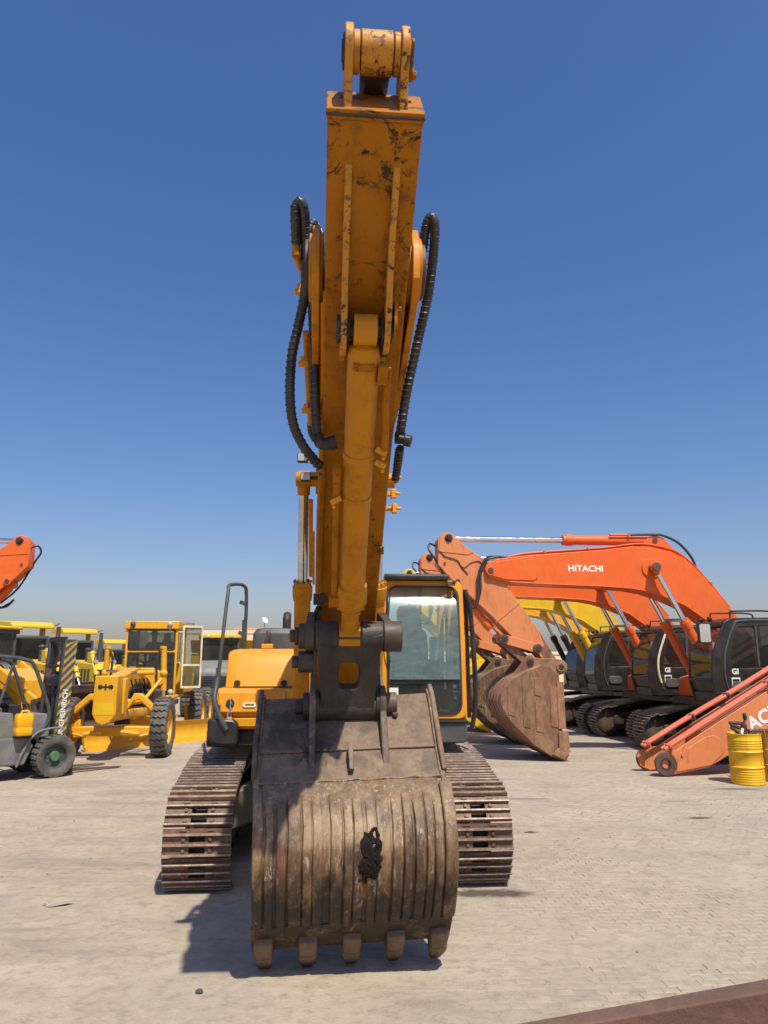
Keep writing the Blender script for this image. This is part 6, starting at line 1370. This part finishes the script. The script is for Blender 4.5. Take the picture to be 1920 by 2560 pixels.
for sx in (-1,1):
    wheel(LD,(sx*1.05,-1.7,.75),.75,.5,GOLD,24,lug=.05); wheel(LD,(sx*1.05,1.6,.75),.75,.5,GOLD,24,lug=.05)
    b = MB(); b.prism([(-1.2,1.9),(-3.4,.6),(-3.6,.75),(-1.3,2.2)],sx*.5,sx*.62); b.build('lift_arm', GOLD, LD, .03)
    b = MB(); b.prism([(.85,1.5)]+[(1.6+.95*math.cos(rad(w)),.75+.95*math.sin(rad(w))) for w in (150,120,90,60,30)]+[(2.5,1.5)],sx*.85,sx*1.3) ; b.build('fender', GOLD, LD, .02)
b = MB(); b.prism([(-3.3,.2),(-4.3,.1),(-3.6,.5),(-3.5,1.1),(-3.9,1.35),(-3.35,1.2)],-1.4,1.4); b.build('bucket', PINSTEEL, LD, .02)

# ------------------------------------------------------------------ articulated dump truck
HT = thing('dump_truck', 'dump truck with dark grey sloping hood and yellow cab roof, right of the grader', 'dump truck', (-6.9,32.0,0), rad(6))
b = MB(); b.prism([(-2.1,1.1),(-2.15,1.75),(-2.0,1.95),(-.9,2.25),(-.9,1.0)],-.80,.80); b.build('hood', GREY, HT, .10,3)
b = MB(); b.bb(-.62,.62,-2.19,-2.12,1.05,1.62); gr = b.build('grille', BLACKPAINT, HT)
for k in range(8):
    b = MB(); b.bb(-.6,.6,-2.215,-2.19,1.09+k*.065,1.115+k*.065); b.build('grille_bar', DARK, gr)
b = MB(); b.bb(-.8,.8,-.9,.7,1.6,2.25); b.bb(-.84,.84,-.98,.78,3.08,3.16)
for x in (-.8,.72):
    for y in (-.9,.62): b.bb(x,x+.08,y,y+.08,2.2,3.1)
cb_ = b.build('cab', DARK, HT, .03)
for c_,s_ in (((0,-.87,2.66),(1.46,.01,.84)),((-.77,-.1,2.66),(.01,1.4,.84)),((.77,-.1,2.66),(.01,1.4,.84)),((0,.66,2.66),(1.46,.01,.84))):
    q = MB(); q.box(c_,s_); q.build('window', GLASS_CLR, cb_)
b = MB(); b.loft([[Vector((x,y,z)) for x,y in rrect(0,-.1,1.75-k,1.9-k,.2)] for z,k in ((3.16,0),(3.26,.0),(3.33,.15))]); b.build('roof', YELLOW, HT, .0)
for x in (-.5,.5):
    b = MB(); b.box((x,-1.05,3.22),(.18,.06,.11)); b.build('roof_lamp', LENS, HT, .01)
for sx in (-1,1):
    wheel(HT,(sx*1.15,-.9,.72),.72,.5,YELLOW,24,lug=.05); wheel(HT,(sx*1.15,2.6,.72),.72,.5,YELLOW,24,lug=.05); wheel(HT,(sx*1.15,4.2,.72),.72,.5,YELLOW,24,lug=.05)
    b = MB(); b.prism([(-1.8+.0,1.15)]+[(-.9+.88*math.cos(rad(w)),.72+.88*math.sin(rad(w))) for w in (155,125,95,65,35)]+[(.1,1.2),(.1,1.75),(-1.7,1.7)],sx*.80,sx*1.32); b.build('fender', YELLOW, HT, .02)
    b = MB(); b.box((sx*1.22,-1.2,2.15),(.16,.10,.30)); b.tube([(sx*.85,-.95,2.5),(sx*1.2,-1.2,2.5),(sx*1.22,-1.2,2.3)],.018,6,3); b.build('mirror', WHITE if sx<0 else BLACK, HT, .03)
    b = MB(); b.bb(sx*1.05-.02,sx*1.05+.02,-1.9,-1.84,1.2,1.6); b.build('lamp_panel', YELLOW, HT)
b = MB(); b.prism([(1.0,1.5),(.9,2.6),(1.3,3.0),(5.4,2.7),(5.8,1.9),(5.2,1.2),(1.4,1.2)],-1.4,1.4); b.build('dump_body', YELLOW, HT, .05)
b = MB(); b.bb(-.4,.4,-1.8,5.0,.75,1.1); b.build('frame', DARK, HT, .03)
b = MB(); b.prism([(.95,2.6),(.55,3.1),(.6,3.16),(1.1,2.95)],-1.4,1.4); b.build('spill_guard', GOLD, HT)

# ------------------------------------------------------------------ buildings at the back
def building(name, label, cat, x0, x1, y0, y1, h, mat, win=(), group=None):
    T = thing(name, label, cat, ((x0+x1)/2,(y0+y1)/2,0), 0, group); w, d = x1-x0, y1-y0
    b = MB(); b.bb(-w/2,w/2,-d/2,d/2,-.05,h-.25); b.build('wall', mat, T, .02)
    b = MB(); b.bb(-w/2-.06,w/2+.06,-d/2-.06,d/2+.06,h-.25,h); b.build('parapet', mat, T, .02)
    for (x, z, ww, hh) in win:
        b = MB(); b.ring(rrect(x,z,ww,hh,.02,2),rrect(x,z,ww-.12,hh-.12,.02,2),-d/2-.04,-d/2+.01,'y'); f = b.build('window_frame', WHITE, T)
        b = MB(); b.box((x,-d/2-.01,z),(ww-.12,.02,hh-.12)); b.build('window_pane', GLASS_DARK, f)
    return T
BA = building('building', 'low cream building behind the grader and the dump truck', 'building', -19.5,-9.9,62,72,4.75,CREAM,[(-3,2.6,1.2,1.0),(0,2.6,1.2,1.0),(3,2.6,1.2,1.0)])
BB_ = building('building', 'peach building rising behind the cream building next to the boom', 'building', -14.8,-11.7,74,82,5.5,PEACH)
T = thing('air_conditioner', 'grey air conditioning box on the cream building roof', 'air conditioner', (-16.9,64,4.75)); b = MB(); b.bb(-.6,.6,-.4,.4,0,.75); b.build('case', GREY, T, .03); b = MB(); b.lathe([(0,.28),(.02,.28)],(0,-.405,.38),(0,-1,0),18); b.build('fan', DARK, T)
T = thing('satellite_dish', 'small white satellite dish on the corner of the peach building', 'dish', (-11.9,74.4,5.5)); b = MB(); b.cyl((0,0,0),(0,0,.7),.04,n=8); b.build('mast', GREY, T); b = MB(); b.lathe([(0,.03),(.04,.2),(.1,.33),(.11,.33),(.05,.2),(.01,.03)],(0,0,.75),(.6,-.6,.5),20); b.build('dish', WHITE, T)
building('perimeter_wall', 'long low cream wall along the far left side of the yard', 'wall', -60,-19.7,66,66.4,3.0,CREAM)
building('perimeter_wall', 'long low cream wall running behind the excavators on the right', 'wall', -8.8,70,60,60.4,3.0,CREAM)

# ------------------------------------------------------------------ small things on the ground
STONE = plain('small_stone', (.24,.21,.17), .9, var=.4, scale=20)
sv = []
for k in range(3):
    s = MB(); s.sphere((0,0,.3),1,7,5,(1,.8,.6)); s.v = [(x*(1+.25*noise.noise((x*2,y*2,z*2+k*9))),y*(1+.25*noise.noise((x*2,z*2,y+k*5))),z) for x,y,z in s.v]; sv.append(s.mesh('stone', STONE, 20))
for k in range(64):
    Y = random.uniform(5.2,12.5); X = random.uniform(-.5,.5)*Y*1.0
    if -2.3 < X < 1.5 and Y > 5.4: continue
    o = bpy.data.objects.new('stone', sv[k%3]); COL.objects.link(o); r = random.uniform(.006,.017)*(1.0 if k%5 else 1.5); o.scale = (r,r,r); o.location = (X,Y,dust_h(X,Y)); o.rotation_euler = (0,0,random.random()*6)
    tag(o, 'small loose stone lying on the dusty ground', 'stone', 'small loose stones scattered on the ground')
b = MB(); b.loft([[Vector((x,y*s,.018+.012*math.sin(x*9)+z)) for x,y in ((-.13,.0),(-.05,-.035),(.06,-.03),(.13,.01),(.05,.03),(-.06,.03))] for s,z in ((1,0),(.98,.006))]); fl = b.build('flake', plain('pale_flake',(.36,.32,.26),.9)); fl.location = (-2.92,6.87+.35,.004); fl.rotation_euler = (0,0,.35); tag(fl, 'pale flat flake lying on the ground left of the excavator track', 'flake')
b = MB(); b.sphere((0,0,.015),.022,8,6,(1.2,.9,.8)); st = b.build('stone', plain('dark_stone',(.06,.06,.06),.8)); st.location = (-1.22,5.42,.006); tag(st,'dark pebble alone near the bottom edge of the picture','stone')

# grit: countless crumbs of gravel and dried mud
gv = MB(); rnd = random.Random(3)
for k in range(5200):
    Y = 4.9 + 8.5*rnd.random()**1.5; X = rnd.uniform(-.55,.55)*Y
    if noise.noise((X*.8,Y*.8,4.4)) < rnd.uniform(-.45,.35): continue
    r = rnd.uniform(.002,.0055) * (1 + (Y-5)*.06); z = dust_h(X,Y)
    a = rnd.random()*6.28; p = [Vector((X+r*w*math.cos(a+t), Y+r*w2*math.sin(a+t), z+dz)) for t,w,w2,dz in ((0,1.2,1,-.001),(1.6,1,.8,-.001),(3.1,1.1,1,-.001),(4.7,.9,1.1,-.001))]
    top = Vector((X,Y,z+r*rnd.uniform(.6,1.2))); b0 = len(gv.v)
    gv.v += [tuple(q) for q in p] + [tuple(top)]; gv.f += [(b0,b0+1,b0+4),(b0+1,b0+2,b0+4),(b0+2,b0+3,b0+4),(b0+3,b0,b0+4)]; gv.m += [0]*4
gv_o = bpy.data.objects.new('gravel', gv.mesh('gravel', STONE, 10)); COL.objects.link(gv_o); gv_o['kind'] = 'stuff'
tag(gv_o, 'fine gravel and mud crumbs strewn over the yard', 'gravel')
